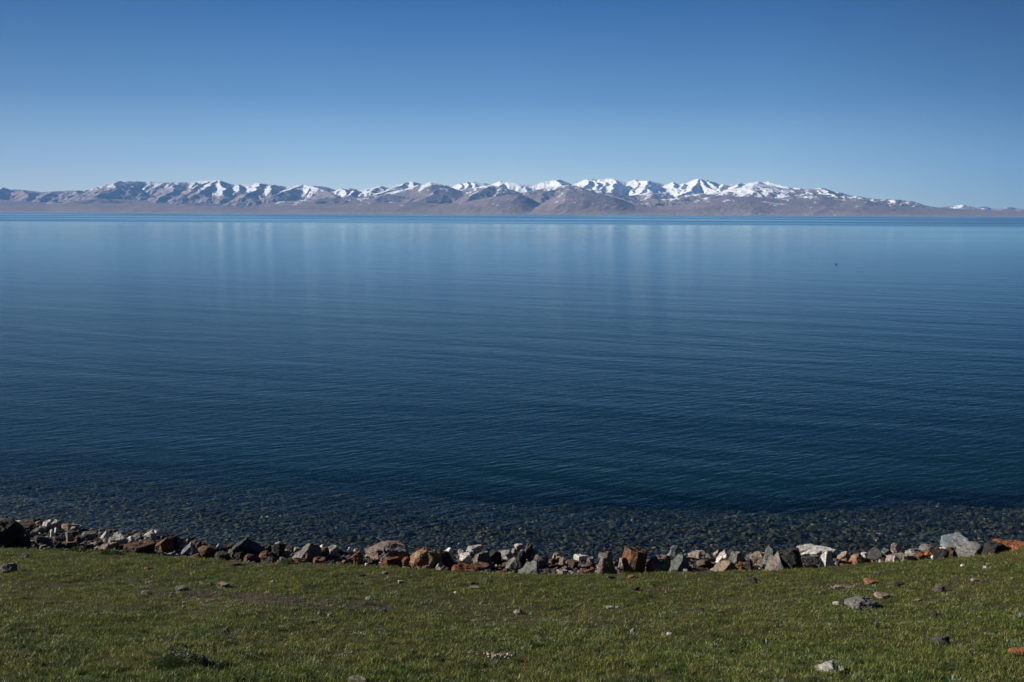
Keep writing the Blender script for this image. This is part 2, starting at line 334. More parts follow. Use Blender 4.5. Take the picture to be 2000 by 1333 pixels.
# ridge lines and spurs running down towards the lake: (photo x, photo y, distance km) at each bend, then flank slope
BACK = [
 ([(1115,361,20.3),(1150,350,20.2),(1141,361,19.4),(1131,372,18.7),(1144,383,18.0)],.62),([(1150,350,20.2),(1162,357,19.8),(1160,370,19.0)],.6),
 ([(1173,351.5,20.4),(1176,364,19.5),(1160,377,18.4)],.6),([(1173,351.5,20.4),(1191,350,20.2),(1197,360,19.5),(1194,372,18.8),(1200,384,18.0),(1222,396,17.0)],.6),
 ([(1238,352,20.6),(1244,364,19.8),(1236,378,18.9)],.6),([(1245,354.5,20.4),(1264,354.5,20.0),(1261,367,19.2),(1270,379,18.4),(1262,393,17.3)],.58),([(1261,367,19.2),(1240,385,17.9)],.55),
 ([(1310,357,20.3),(1316,370,19.4)],.6),([(1330,359,20.2),(1324,374,19.2)],.6),([(1345,356,20.2),(1362,350.5,20.1),(1356,361,19.4),(1338,374,18.5),(1308,388,17.6)],.56),([(1362,350.5,20.1),(1376,362,19.4),(1392,374,18.6)],.6),([(1380,355,20.0),(1395,366,19.3)],.6),
 ([(1410,360.5,19.8),(1400,372,18.8)],.5),([(1440,359,19.5),(1425,372,18.4)],.45),([(1471,356,19.2),(1474,366,18.3),(1482,380,17.3),(1506,393,16.2)],.42),([(1484,356.5,19.4),(1530,366,18.4)],.4),
 ([(1553,367.5,18.6),(1546,378,17.6),(1560,390,16.6)],.42),([(1596,368,18.4),(1590,378,17.6),(1612,391,16.6)],.42),([(1640,380,18.0),(1650,392,17.0)],.4),
 ([(1070,355,20.2),(1085,352,20.0),(1097,361,19.2),(1104,372,18.3)],.5),([(985,356,20.0),(1015,361,19.6)],.5),([(980,355,20.2),(975,366,19.4)],.6),
 ([(918,356,20.2),(914,368,19.4)],.6),([(928,357,20.2),(930,370,19.3)],.6),([(905,359,20.1),(900,370,19.4)],.6),
 ([(795,357.5,18.6),(776,368,17.8),(742,382,16.8)],.42),([(803,356,18.7),(815,368,17.9),(822,382,17.0)],.45),([(750,364,18.4),(730,374,17.6)],.45),
 ([(700,371,18.2),(684,381,17.2)],.42),([(672,369,18.3),(676,380,17.4)],.42),([(595,361.5,18.6),(572,371,17.9),(540,383,17.0)],.42),([(597,361.5,18.6),(620,368,18.0),(652,383,17.0)],.45),
 ([(512,359,18.8),(520,360,18.6),(502,372,17.7),(482,384,16.8)],.46),([(540,362,18.5),(536,376,17.5)],.5),([(475,361.5,18.6),(470,376,17.6)],.5),
 ([(390,355,18.9),(425,353,18.8),(414,364,18.0),(398,378,17.0)],.48),([(430,353,18.8),(441,366,17.9),(446,382,17.0)],.5),([(410,355,18.8),(388,368,17.8),(368,384,16.8)],.46),
 ([(250,355,18.6),(230,366,17.8),(196,385,16.5)],.36),([(262,355,18.6),(320,357.5,18.5),(385,357,18.5)],.62),([(355,358.5,18.6),(340,374,17.5),(318,390,16.6)],.5),
 ([(205,366.5,18.2),(198,376,17.4),(188,386,16.6)],.42),([(158,373,18.0),(166,385,17.0)],.4),([(120,374,18.0),(96,385,17.0)],.38),([(15,367,18.4),(4,376,17.6),(-12,386,16.8)],.4),([(60,372,18.2),(66,384,17.2)],.4),
 ([(1873,400.5,18.5),(1866,406,17.6)],.3),([(1912,404,18.4),(1908,409,17.6)],.3),([(1960,405,18.4),(1950,410,17.6)],.3)]
MID = [
 ([(842,357,17.2),(872,363,16.9),(852,376,16.1),(828,392,15.1)],.36),([(905,373,16.8),(940,366,16.7),(962,363,16.6),(934,377,15.8),(904,393,15.0)],.36),
 ([(1035,374,16.6),(1055,367,16.6),(1106,363,16.6),(1076,372,16.2),(1048,381,15.6),(1062,393,15.0)],.34),([(1106,363,16.6),(1140,376,15.8),(1176,384,15.2)],.24),([(1106,363,16.6),(1110,380,15.6),(1120,392,15.0)],.22),
 ([(1180,379,16.2),(1208,386,15.6),(1232,397,15.0)],.34),([(1262,376,16.8),(1275,388,16.0),(1290,396,15.2)],.3),
 ([(1380,380,16.4),(1405,377,16.4),(1392,386,15.6),(1372,395,15.0)],.22),([(1450,366,16.6),(1471,361,16.6),(1462,376,15.8),(1440,390,15.0)],.26),([(1471,361,16.6),(1500,372,16.0),(1540,386,15.2)],.26),
 ([(1550,372,16.6),(1556,384,15.7),(1540,395,15.0)],.28),([(1600,371,16.6),(1625,384,15.8),(1650,395,15.0)],.26),([(1687,390,16.6),(1672,398,15.6)],.24),([(1785,402,16.4),(1776,408,15.4)],.2),
 ([(760,379,16.4),(730,390,15.5)],.24),([(640,387,16.2),(610,394,15.3)],.2),([(200,388,16.2),(150,396,15.3)],.16),([(400,396,16.0),(360,400,15.2)],.15)]
def ridge_field(X, Y, z, ridges, jag, seed):
    out = z.copy(); nz = (fbm(X / 420, Y / 420, seed, 4) - .5); fine = ridged(X / 170, Y / 260, seed + 5, 4, .55) - .6
    X = X + (fbm(X / 520, Y / 520, seed + 21, 4) - .5) * 260; Y = Y + (fbm(X / 480, Y / 480, seed + 27, 3) - .5) * 300
    for pts, slope in ridges:
        P3 = []
        for px, py, km in pts:
            r_ = km * 1000.0; hz = 666.5 - F * math.tan(PITCH) + (px - 1000) * math.tan(ROLL)
            P3.append(((px - 1000) / F * r_, r_, H + (hz - py) / F * r_))
        for (x0, y0, z0), (x1, y1, z1) in zip(P3, P3[1:]):
            reach = max(z0, z1) / slope + 60
            m_ = (X > min(x0, x1) - reach) & (X < max(x0, x1) + reach) & (Y > min(y0, y1) - reach) & (Y < max(y0, y1) + reach)
            if not m_.any(): continue
            xx, yy_, n_, f_ = X[m_], Y[m_], nz[m_], fine[m_]
            dx, dy = x1 - x0, y1 - y0; L2 = dx * dx + dy * dy
            t_ = np.clip(((xx - x0) * dx + (yy_ - y0) * dy) / L2, 0, 1)
            d_ = np.hypot(xx - x0 - t_ * dx, yy_ - y0 - t_ * dy)
            hgt_ = z0 + (z1 - z0) * t_ - slope * d_ * (1 + n_ * .5) / (1 + d_ / 2600) + jag * f_ * np.clip(d_ / 160, 0, 1)
            out[m_] = np.maximum(out[m_], hgt_)
    return out
def far_range(name, r0, r1, nr, tab, rc, seed, spur, shear, base_frac, back, snow_fn, mat, ridges=None, jag=0):
    rr = np.linspace(r0, r1, nr)
    u, r = np.meshgrid(U, rr)
    f = np.clip((r - r0) / (rc - r0), 0, 1); bk = np.clip((r - rc) / (r1 - rc), 0, 1)
    warp = (fbm(u / 90, r / 900, seed, 4) - .5) * 60 * (1 - f) ** .8
    uu = u + shear * (1 - f) + warp + bk * shear * .4
    c = crest(tab, uu) * (rc / F)
    prof = np.where(r <= rc, base_frac[0] * f ** base_frac[1] + (1 - base_frac[0]) * f ** base_frac[2], 1 - back * bk)
    env = np.clip(1 - f, 0, 1) ** .6 * np.clip(f * 3.0, 0, 1) + .04
    q = (fbm(u / 70, r / 1500, seed + 40, 3) - .5) * 90; am = .35 + 1.3 * fbm(u / 85, r / 4000, seed + 60, 2)
    sp = (ridged((u + q) / 46 + (1 - f) * shear / 40, r / 1900, seed + 3, 5, .55) - .62) * am
    sp2 = ridged(u / 110 + (1 - f) * shear / 110, r / 3000, seed + 9, 3, .5) - .62
    z = c * prof + (sp * spur + sp2 * spur * 1.6) * env * np.clip(c / 350, .12, 1.4) - 4 * (1 - f) * (bk == 0)
    z = z - sstep(.82, 1, bk) * 60
    if name == 'far_hills': z = z - 40 * (1 - sstep(0, .12, f)) 
    ax = (u - 1000) / F
    X = ax * r + 0.0; Y = r
    if ridges: z = ridge_field(X, Y, z, ridges, jag, seed)
    px_h = (z - H) / r * F
    gx_ = np.gradient(z, axis=1) / np.maximum(np.gradient(X, axis=1), 1e-3)
    snow = snow_fn(u, r, px_h, f, z) + np.clip(gx_ * 1.6, -.7, .5) * aspect(u)
    o = link(name, grid_mesh(name, X, Y, z, mat, True, {'snow': snow, 'fr': f}))
    tag(o, kind='structure'); return o

def mountain_mat(name, rocka, rockb, low):
    m = NT(name); P = m.pos()
    n1 = m.noise(m.maps(P, (1 / 420, 1 / 900, 1 / 60)), 1.0, 6, .6)
    n2 = m.noise(m.maps(P, (1 / 60, 1 / 160, 1 / 30)), 1.0, 5, .65)
    rock = m.mix(m.ramp(n1, [(.35, 0.0), (.65, 1.0)]), rocka, rockb)
    rock = m.mix(m.ramp(m.attr('fr').outputs['Fac'], [(.0, 1.0), (.22, .35), (.5, 0.0)]), rock, low)
    rock = m.mix(m.ramp(n2, [(.4, 0.0), (.7, .5)]), rock, (.10, .085, .075))
    s = m.math('ADD', m.attr('snow').outputs['Fac'], m.math('MULTIPLY', m.math('SUBTRACT', n2, .5), .55))
    sm = m.ramp(s, [(.46, 0.0), (.54, 1.0)])
    c = m.mix(sm, rock, (.70, .71, .73))
    b = m.bsdf(c, .9, .05, m.bump(m.math('ADD', n2, m.math('MULTIPLY', m.noise(m.maps(P, (1 / 90, 1 / 500, 1 / 400), .25), 1.0, 5, .65), 1.2)), 14.0, .8)); m.l(b.outputs[0], m.out.inputs[0]); return m.m
M1 = mountain_mat('mountain_rock_snow', (.24, .19, .18), (.33, .27, .25), (.29, .24, .215))
M2 = mountain_mat('hill_rock', (.165, .13, .13), (.26, .205, .195), (.33, .265, .22))

def aspect(u): return np.interp(u, [-400, 700, 850, 1400, 1550, 2400], [1.6, 1.6, .3, .3, 1.0, 1.0])
def snow_back(u, r, ph, f, z):
    line = np.interp(u, [-400, 0, 220, 370, 430, 540, 590, 650, 700, 900, 1200, 1500, 1600, 1700, 1850, 2000], [48, 46, 57, 58, 42, 49, 40, 50, 40, 34, 29, 38, 47, 60, 27, 24])
    n = fbm(u / 26 + (1 - f) * 5, r / 700, 41, 4, .6)
    gl_ = ridged((u + n * 30) / 9 + (1 - f) * 9, r / 1300, 141, 3, .6)
    return (ph - line) / 16.0 + .55 + (n - .5) * 1.7 - (gl_ - .6) * 1.0
def snow_mid(u, r, ph, f, z):
    line = np.interp(u, [-400, 0, 600, 800, 1100, 1300, 1450, 1600, 1800, 2000], [33, 33, 30, 42, 45, 34, 33, 40, 24, 20])
    n = fbm(u / 22 + (1 - f) * 4, r / 350, 47, 4, .6)
    gl_ = ridged((u + n * 30) / 11 + (1 - f) * 9, r / 700, 151, 3, .6)
    return (ph - line) / 22.0 + .22 + (n - .5) * 2.0 - (gl_ - .6) * .4
def snow_front(u, r, ph, f, z):
    n = fbm(u / 16, r / 160, 53, 4, .6)
    return sstep(.66, .80, n) * .85 * sstep(8, 20, ph) - .1
far_range('mountain_range', 15000, 23500, 330, SKY, 20500, 101, 60, 0, (.42, 1.5, 7), .5, snow_back, M1, BACK, 80)
far_range('mountain_foothills', 14000, 17800, 210, HILL, 16700, 202, 40, 0, (.7, 1.1, 4), .7, snow_mid, M2, MID, 38)
far_range('far_hills', 11700, 15300, 150, FRONT, 14300, 303, 30, 30, (.82, 1.15, 3), .6, snow_front, M2)

# ------------------------------------------------------------------ haze (clear, thin mountain air)
def box_mesh(name, x0, x1, y0, y1, z0, z1, mat):
    bm = bmesh.new(); bmesh.ops.create_cube(bm, size=1)
    for v in bm.verts:
        v.co = Vector((x0 if v.co.x < 0 else x1, y0 if v.co.y < 0 else y1, z0 if v.co.z < 0 else z1))
    me = bpy.data.meshes.new(name); bm.to_mesh(me); bm.free(); me.materials.append(mat); return me
hz = NT('haze_air'); pv = hz.n('ShaderNodeVolumePrincipled')
pv.inputs['Color'].default_value = (.20, .47, 1.0, 1); pv.inputs['Density'].default_value = 3.0e-5; pv.inputs['Anisotropy'].default_value = 0.0
hz.l(pv.outputs[0], hz.out.inputs['Volume'])
haze = link('haze', box_mesh('haze', -19000, 19000, -450, 24500, -70, 1300, hz.m)); tag(haze, kind='stuff')

# ------------------------------------------------------------------ rocks
def ico(sub):
    bm = bmesh.new(); bmesh.ops.create_icosphere(bm, subdivisions=sub, radius=1)
    v = np.array([p.co[:] for p in bm.verts]); f = np.array([[q.index for q in p.verts] for p in bm.faces]); bm.free()
    return v / np.linalg.norm(v, axis=1)[:, None], f
ICO = {k: ico(k) for k in (2, 3, 4, 5)}
def rock_shape(seed, kind, wdt, dpt, hgt, sub, ang=None):
    r = np.random.default_rng(seed); v, f = ICO[sub]
    N = []
    def add(n, d): n = np.array(n, float); N.append((n / np.linalg.norm(n), d))
    j = lambda s=.22: r.normal(0, s)
    if kind == 'round':
        for _ in range(26): add(r.normal(size=3), r.uniform(.84, 1.02))
    elif kind == 'block':
        for s in (1, -1):
            add((s, j(), j()), r.uniform(.62, .9)); add((j(), s, j()), r.uniform(.62, .9)); add((j(), j(), s), r.uniform(.7, .95))
        for _ in range(6): add(r.normal(size=3), r.uniform(.85, 1.05))
    elif kind == 'slab':
        for s in (1, -1):
            add((s, j(.4), j(.3)), r.uniform(.8, 1.0)); add((j(.4), s, j(.3)), r.uniform(.7, 1.0)); add((j(.12), j(.12), s), r.uniform(.35, .5))
        for _ in range(5): add(r.normal(size=3), r.uniform(.8, 1.0))
    elif kind == 'wedge':
        add((-.75 + j(.15), -.25 + j(), .75), .5); add((.75 + j(.15), -.2 + j(.3), .35 + j(.15)), .62); add((j(.3), -1, .2 + j(.15)), .68)
        add((j(), 1, .3), .7); add((0, 0, -1), .6); add((-1, j(.4), .1), .95)
        for _ in range(5): add(r.normal(size=3), r.uniform(.8, 1.0))
    elif kind == 'peak':
        n = r.integers(4, 6); a0 = r.uniform(0, 6.28)
        for k in range(n):
            a = a0 + k * 6.283 / n + j(.2); add((math.cos(a), math.sin(a), .38 + j(.22)), .52 + j(.07))
        add((0, 0, -1), .55); add((j(.5), j(.5), 1), .72 + j(.08))
        for _ in range(3): add(r.normal(size=3), r.uniform(.8, 1.0))
    elif kind == 'spike':
        n = 5; a0 = r.uniform(0, 6.28)
        for k in range(n):
            a = a0 + k * 6.283 / n + j(.2); add((math.cos(a), math.sin(a), .13 + j(.12)), .42 + j(.08))
        add((0, 0, -1), .8); add((j(.9), j(.6), 1), .85)
    rad = np.full(len(v), 1.25)
    for n, d in N:
        k = v @ n; rad = np.where(k > .02, np.minimum(rad, d / np.maximum(k, .02)), rad)
    p = v * rad[:, None]
    # chipping and roughness
    disp = np.zeros(len(p))
    for k in range(26):
        fr = 2.2 * 1.17 ** k; q = r.normal(size=3); q /= np.linalg.norm(q)
        disp += (1 - 2 * np.abs(np.sin(p @ q * fr + r.uniform(0, 6.28)))) * .055 / (1 + k * .33)
    p = p + v * (disp * (.75 if kind == 'round' else .62))[:, None]
    a = r.uniform(R(15), R(60)) * r.choice([1, 1, 1, -1]) if ang is None else ang
    if kind == 'wedge' and ang is None: a = r.uniform(-.3, .3)
    ca, sa = math.cos(a), math.sin(a)
    p = np.stack([p[:, 0] * ca - p[:, 1] * sa, p[:, 0] * sa + p[:, 1] * ca, p[:, 2]], 1)
    mn, mxx = p.min(0), p.max(0)
    p = (p - mn) / (mxx - mn) - np.array([.5, .5, 0])
    # a real stone narrows a little where it beds in
    return p * np.array([wdt, dpt, hgt]), f

TONES = {  # name: (dark, light)
    'pale grey': ((.26, .25, .235), (.46, .44, .42)), 'white': ((.45, .43, .40), (.72, .69, .66)), 'grey': ((.12, .115, .11), (.25, .24, .225)),
    'dark grey': ((.045, .045, .048), (.11, .108, .105)), 'black': ((.018, .018, .019), (.05, .048, .047)), 'greenish grey': ((.12, .13, .118), (.25, .27, .25)),
    'brown': ((.075, .052, .038), (.17, .125, .09)), 'tan': ((.2, .155, .115), (.38, .31, .24)), 'pinkish grey': ((.22, .17, .155), (.42, .34, .31)),
    'maroon': ((.055, .028, .024), (.14, .075, .06)), 'bluish grey': ((.13, .15, .165), (.28, .31, .34)), 'purplish grey': ((.11, .095, .105), (.24, .21, .225)),
    'orange': ((.18, .11, .07), (.33, .22, .14))}
_rm = {}
def rock_mat(tone, lichen):
    key = (tone, lichen)
    if key in _rm: return _rm[key]
    m = NT('rock_' + tone.replace(' ', '_') + '_lichen_%d' % int(lichen * 10))
    tc = m.n('ShaderNodeTexCoord'); oi = m.n('ShaderNodeObjectInfo')
    va = m.n('ShaderNodeVectorMath', operation='MULTIPLY_ADD'); va.inputs[1].default_value = (1, 1, 1)
    sc3 = m.n('ShaderNodeVectorMath', operation='SCALE'); sc3.inputs['Scale'].default_value = 37.0
    cmb = m.n('ShaderNodeCombineXYZ'); m.l(oi.outputs['Random'], cmb.inputs[0]); m.l(oi.outputs['Random'], cmb.inputs[1]); m.l(cmb.outputs[0], sc3.inputs[0])
    m.l(tc.outputs['Object'], va.inputs[0]); m.l(sc3.outputs[0], va.inputs[2]); V = va.outputs[0]
    lo, hi = [tuple(v * {'white': .95, 'pale grey': .95, 'pinkish grey': .85, 'tan': .85, 'grey': .8, 'bluish grey': .7}.get(tone, .68) for v in q) for q in TONES[tone]]
    c = m.mix(m.ramp(m.noise(V, 11, 6, .68), [(.32, 0.0), (.68, 1.0)]), lo, hi)
    strat = m.noise(m.maps(V, (7, 7, 60), .6), 1.0, 4, .6, .5)
    c = m.mix(m.ramp(strat, [(.5, 0.0), (.6, .7)]), c, tuple(x * .45 for x in lo))
    c = m.mix(m.ramp(m.noise(V, 38, 4, .6), [(.62, 0.0), (.7, .5)]), c, (.4, .38, .34))
    # pale crust lichen and orange lichen
    if lichen > 0:
        t = .64 - .165 * lichen
        mk = m.ramp(m.noise(V, 15.0, 9, .74, .6), [(t, 0.0), (t + .035, .95)])
        oc = m.ramp(m.noise(V, 42, 4, .6), [(.3, (.12, .032, .010)), (.5, (.30, .088, .018)), (.72, (.42, .17, .045))])
        c = m.mix(mk, c, oc)
    hh = m.math('ADD', m.math('MULTIPLY', m.noise(V, 20, 8, .75), .05), m.math('MULTIPLY', strat, .010))
    b = m.bsdf(c, .88, .25, m.bump(hh, 1.0, .9)); m.l(b.outputs[0], m.out.inputs[0])
    _rm[key] = m.m; return m.m

# x0, x1, ytop, ybase in photo pixels | shape | tone | lichen | description (| landmark name)
SH = [
 (-30,33,1022,1074,'round','black',0,'big black boulder in shade','big black boulder'),
 (24,60,1050,1076,'wedge','black',0,'low black boulder'),
 (24,60,1022,1042,'block','brown',0,'brownish flat-topped stone'),(12,27,1019,1033,'block','pale grey',0,'small pale stone'),
 (66,78,1028,1040,'round','tan',0,'small round tan stone'),(80,98,1020,1036,'block','white',0,'whitish stone with shaded hollow'),
 (97,114,1019,1034,'wedge','pale grey',0,'pale stone with dark underside'),(118,150,1024,1041,'slab','pinkish grey',0,'long pinkish brown stone at the water\'s edge'),
 (95,108,1038,1056,'spike','white',0,'white pointed stone'),(105,116,1033,1044,'block','white',0,'bright white little stone'),
 (127,142,1044,1063,'spike','pinkish grey',0,'pinkish white upright stone'),(86,101,1056,1075,'block','pinkish grey',.3,'reddish grey squarish stone'),
 (100,120,1060,1077,'wedge','dark grey',0,'dark sloping stone'),(118,144,1061,1075,'slab','brown',.9,'flat orange-red stone at the turf'),
 (153,182,1042,1059,'block','grey',0,'dark stone with grey flat top'),(181,214,1043,1067,'wedge','pale grey',0,'pale tilted slab'),
 (156,169,1060,1073,'wedge','white',0,'small whitish wedge'),(190,214,1064,1081,'round','tan',.2,'rounded grey-tan stone'),
 (211,242,1050,1070,'slab','pale grey',0,'long pale grey slab'),(244,260,1051,1062,'round','white',0,'small smooth white stone'),
 (276,300,1039,1058,'wedge','pale grey',0,'pale grey angular stone on the waterside heap'),(296,314,1038,1052,'round','white',0,'white rounded stone capping the waterside heap'),
 (236,296,1061,1085,'slab','maroon',.5,'broad rust-brown low rock','broad rust-brown rock'),(294,332,1054,1083,'wedge','brown',.8,'rust-orange wedge-shaped rock','rust-orange wedge rock'),
 (328,346,1050,1076,'block','black',0,'black blocky stone'),(343,362,1056,1076,'round','pinkish grey',0,'pinkish grey lump'),
 (349,382,1063,1088,'wedge','bluish grey',0,'bluish grey slanting rock'),(371,393,1059,1079,'block','brown',.6,'orange-patched grey stone'),
 (383,420,1069,1093,'block','brown',.7,'blocky stone with bright orange face','bright orange-faced block'),
 (399,424,1070,1090,'round','black',0,'black rounded stone'),(414,434,1066,1081,'wedge','white',0,'white and dark angular stone'),
 (416,446,1079,1098,'block','dark grey',0,'dark grey squat stone'),
 (432,508,1058,1096,'wedge','dark grey',.1,'large dark wedge rock with pale sloping edge','large dark wedge rock'),
 (443,457,1076,1092,'round','pinkish grey',.7,'small salmon-orange stone'),(454,482,1080,1097,'block','black',0,'black block tucked under a bigger rock'),
 (474,496,1086,1100,'round','brown',.4,'brown knobbly stone'),(502,530,1079,1098,'round','brown',.8,'orange-brown lump'),
 (505,540,1087,1107,'peak','black',.2,'black pyramid-like stone at the turf'),(515,528,1069,1078,'block','white',0,'small bright white stone'),
 (527,556,1065,1094,'spike','black',0,'black upright stone with thin white edge','black upright stone'),(535,551,1061,1072,'round','pale grey',0,'pale-topped little stone'),
 (547,566,1079,1092,'round','grey',0,'small grey lump'),(554,576,1066,1082,'wedge','black',0,'dark leaning stone'),
 (566,624,1065,1100,'wedge','grey',.2,'grey ridged boulder with whitish top','grey ridged boulder'),(619,642,1072,1092,'round','brown',.6,'brown stone with orange rim'),
 (620,634,1067,1077,'wedge','white',0,'white chip of rock'),(636,660,1069,1089,'block','pale grey',0,'light grey cornered stone'),
 (594,604,1083,1101,'spike','orange',1,'small vivid orange upright stone'),(606,617,1079,1096,'spike','greenish grey',0,'narrow pale green-grey upright stone'),
 (573,598,1090,1103,'slab','maroon',.5,'flat dark red stone'),(611,634,1090,1104,'slab','brown',.9,'flat orange stone'),
 (645,706,1078,1107,'wedge','brown',.8,'domed rock, orange on its sunny side','domed half-orange rock'),
 (678,689,1071,1082,'spike','white',0,'white pointed chip'),(690,701,1074,1083,'round','white',0,'little white pebble-like stone'),
 (708,802,1062,1104,'round','grey',.6,'largest orange and grey cracked boulder','largest orange-grey boulder'),
 (742,784,1088,1110,'slab','maroon',.7,'low dark red and orange rock'),(782,804,1091,1110,'round','brown',.9,'small orange lump'),
 (711,722,1100,1109,'round','white',0,'white pebble lying on the turf line'),
 (799,860,1073,1114,'round','tan',.85,'round boulder covered in orange lichen','round orange-lichened boulder'),
 (851,886,1080,1114,'block','maroon',.4,'dark boulder with reddish face'),(863,884,1073,1088,'wedge','white',0,'whitish stone with a dark hollow'),
 (825,850,1098,1114,'slab','dark grey',.2,'dark grey flat stone'),(845,870,1100,1117,'round','pale grey',.7,'orange-spotted grey stone'),
 (872,930,1102,1121,'slab','brown',1,'long low flat orange rock','long flat orange rock'),
 (895,912,1074,1088,'block','grey',0,'small grey block'),(907,943,1067,1088,'block','pale grey',0,'whitish grooved rock','whitish grooved rock'),
 (897,921,1084,1107,'block','white',0,'white faceted stone'),(922,964,1081,1115,'peak','grey',.2,'brown-grey peaked rock, black on its far side'),
 (919,956,1103,1119,'slab','brown',.7,'flat orange-brown stone at the turf'),(956,980,1077,1106,'block','black',0,'black blocky rock'),
 (959,966,1085,1097,'spike','white',0,'thin white sliver of rock'),(974,1004,1079,1101,'block','pale grey',0,'pale grey flat-topped stone'),
 (996,1013,1074,1088,'round','pinkish grey',0,'pale pink stone'),(985,1013,1091,1118,'wedge','greenish grey',.5,'pale greenish stone with orange streak'),
 (1004,1025,1065,1082,'block','pale grey',0,'pale stone perched high'),(1014,1053,1062,1101,'peak','dark grey',.0,'tall dark peaked rock','tall dark peaked rock'),
 (1009,1028,1079,1110,'block','black',0,'dark narrow block'),(1008,1056,1096,1124,'wedge','greenish grey',.3,'sea-green rock with rust patch','sea-green rock'),
 (1034,1044,1087,1100,'round','grey',0,'little grey lump'),(1041,1072,1087,1113,'round','purplish grey',.45,'purplish rock with orange foot'),
 (1075,1086,1086,1102,'spike','tan',0,'narrow tan stone standing up'),(1091,1104,1091,1111,'block','tan',.2,'tan cornered stone'),
 (1089,1110,1113,1126,'slab','pinkish grey',.3,'flat pinkish tan stone'),(1108,1131,1097,1114,'block','brown',.6,'dark stone with orange cap'),
 (1121,1149,1086,1104,'slab','white',0,'pale flat-topped stone'),(1146,1162,1091,1110,'block','grey',0,'grey narrow block'),
 (1126,1162,1113,1128,'slab','brown',.8,'flat rust-coloured stone'),
 (1157,1212,1078,1124,'spike','grey',.6,'tall orange and grey slab standing on end','tall orange-grey slab'),
 (1208,1219,1093,1111,'spike','white',0,'curved white splinter of rock'),
 (1217,1267,1071,1125,'block','brown',.75,'tallest rust-red block with flat top','tallest rust-red block'),
 (1265,1313,1087,1122,'round','grey',.65,'rounded boulder with orange mottling','orange-mottled boulder'),
 (1303,1331,1069,1094,'spike','bluish grey',0,'sharp grey spike of rock','sharp grey spike'),(1303,1350,1088,1119,'wedge','greenish grey',0,'greenish grey folded rock'),
 (1347,1393,1079,1103,'round','pinkish grey',.1,'layered grey-brown rock'),(1360,1396,1095,1114,'wedge','brown',.4,'brown cracked stone'),
 (1350,1393,1109,1121,'slab','maroon',.4,'flat maroon stone'),(1393,1406,1077,1092,'wedge','pinkish grey',0,'small pinkish stone'),
 (1403,1429,1079,1097,'wedge','pale grey',.75,'bright orange-topped stone'),(1396,1418,1089,1104,'wedge','white',0,'white angular stone'),
 (1421,1462,1081,1106,'peak','grey',0,'grey peaked stone'),(1389,1441,1096,1121,'wedge','tan',.35,'roof-shaped tan rock with orange foot','roof-shaped tan rock'),
 (1460,1481,1084,1101,'slab','grey',0,'dark flat stone with pale top'),(1446,1476,1094,1121,'peak','dark grey',.6,'dark stone with vivid orange corner'),
 (1469,1502,1082,1108,'block','tan',.2,'tan crumbly stone'),(1440,1458,1108,1121,'round','brown',.9,'small orange stone at the turf'),
 (1494,1534,1071,1112,'peak','greenish grey',0,'grey-green peaked boulder'),(1499,1545,1083,1121,'wedge','grey',.45,'grey boulder with orange stains'),
 (1524,1574,1074,1120,'block','black',0,'big black-sided boulder','big black-sided boulder'),(1468,1484,1111,1124,'round','pinkish grey',.7,'little pale orange stone'),
 (1562,1639,1068,1096,'slab','white',0,'long pinkish white slab','long pinkish white slab'),(1574,1604,1088,1112,'block','dark grey',0,'dark grey stone below a white slab'),
 (1603,1639,1077,1112,'peak','white',0,'cream upright rock with dark folds','cream folded rock'),(1575,1603,1105,1117,'slab','brown',.9,'flat orange stone'),
 (1638,1665,1081,1098,'wedge','tan',.2,'tan and grey stone'),(1662,1698,1082,1106,'round','tan',1,'rounded bright orange rock','rounded bright orange rock'),
 (1640,1668,1098,1110,'slab','brown',1,'low orange sliver'),(1693,1722,1092,1106,'slab','brown',.9,'low rust-orange stone'),
 (1702,1740,1075,1100,'wedge','dark grey',0,'dark rock with greenish edge'),(1724,1744,1075,1092,'round','grey',0,'grey rounded stone'),
 (1740,1757,1065,1084,'spike','pinkish grey',0,'pinkish grey pointed stone'),(1736,1794,1080,1101,'slab','pinkish grey',0,'low tan-grey layered rock'),
 (1743,1765,1086,1102,'peak','white',.3,'white pointed stone with orange corner'),(1773,1797,1072,1088,'peak','pale grey',0,'pale grey jagged stone'),
 (1789,1809,1082,1098,'block','brown',.8,'squat orange stone'),(1802,1829,1067,1085,'round','grey',0,'speckled grey boulder'),
 (1807,1825,1080,1094,'round','brown',1,'orange lump'),(1815,1827,1086,1097,'wedge','white',0,'small cream stone'),
 (1828,1857,1076,1095,'block','black',0,'black low rock'),(1853,1872,1077,1093,'round','brown',.7,'orange-brown rounded stone'),
 (1856,1922,1048,1082,'wedge','bluish grey',0,'large pale blue-green boulder with black side','large blue-green boulder'),
 (1868,1932,1063,1089,'wedge','grey',0,'grey rock with deep shaded face'),(1928,1960,1062,1085,'block','black',0,'dark cornered rock'),
 (1934,1970,1071,1087,'slab','brown',1,'flat orange-red slab'),(1962,2040,1060,1084,'slab','brown',.95,'long orange rock ledge running out of frame','long orange ledge'),
]
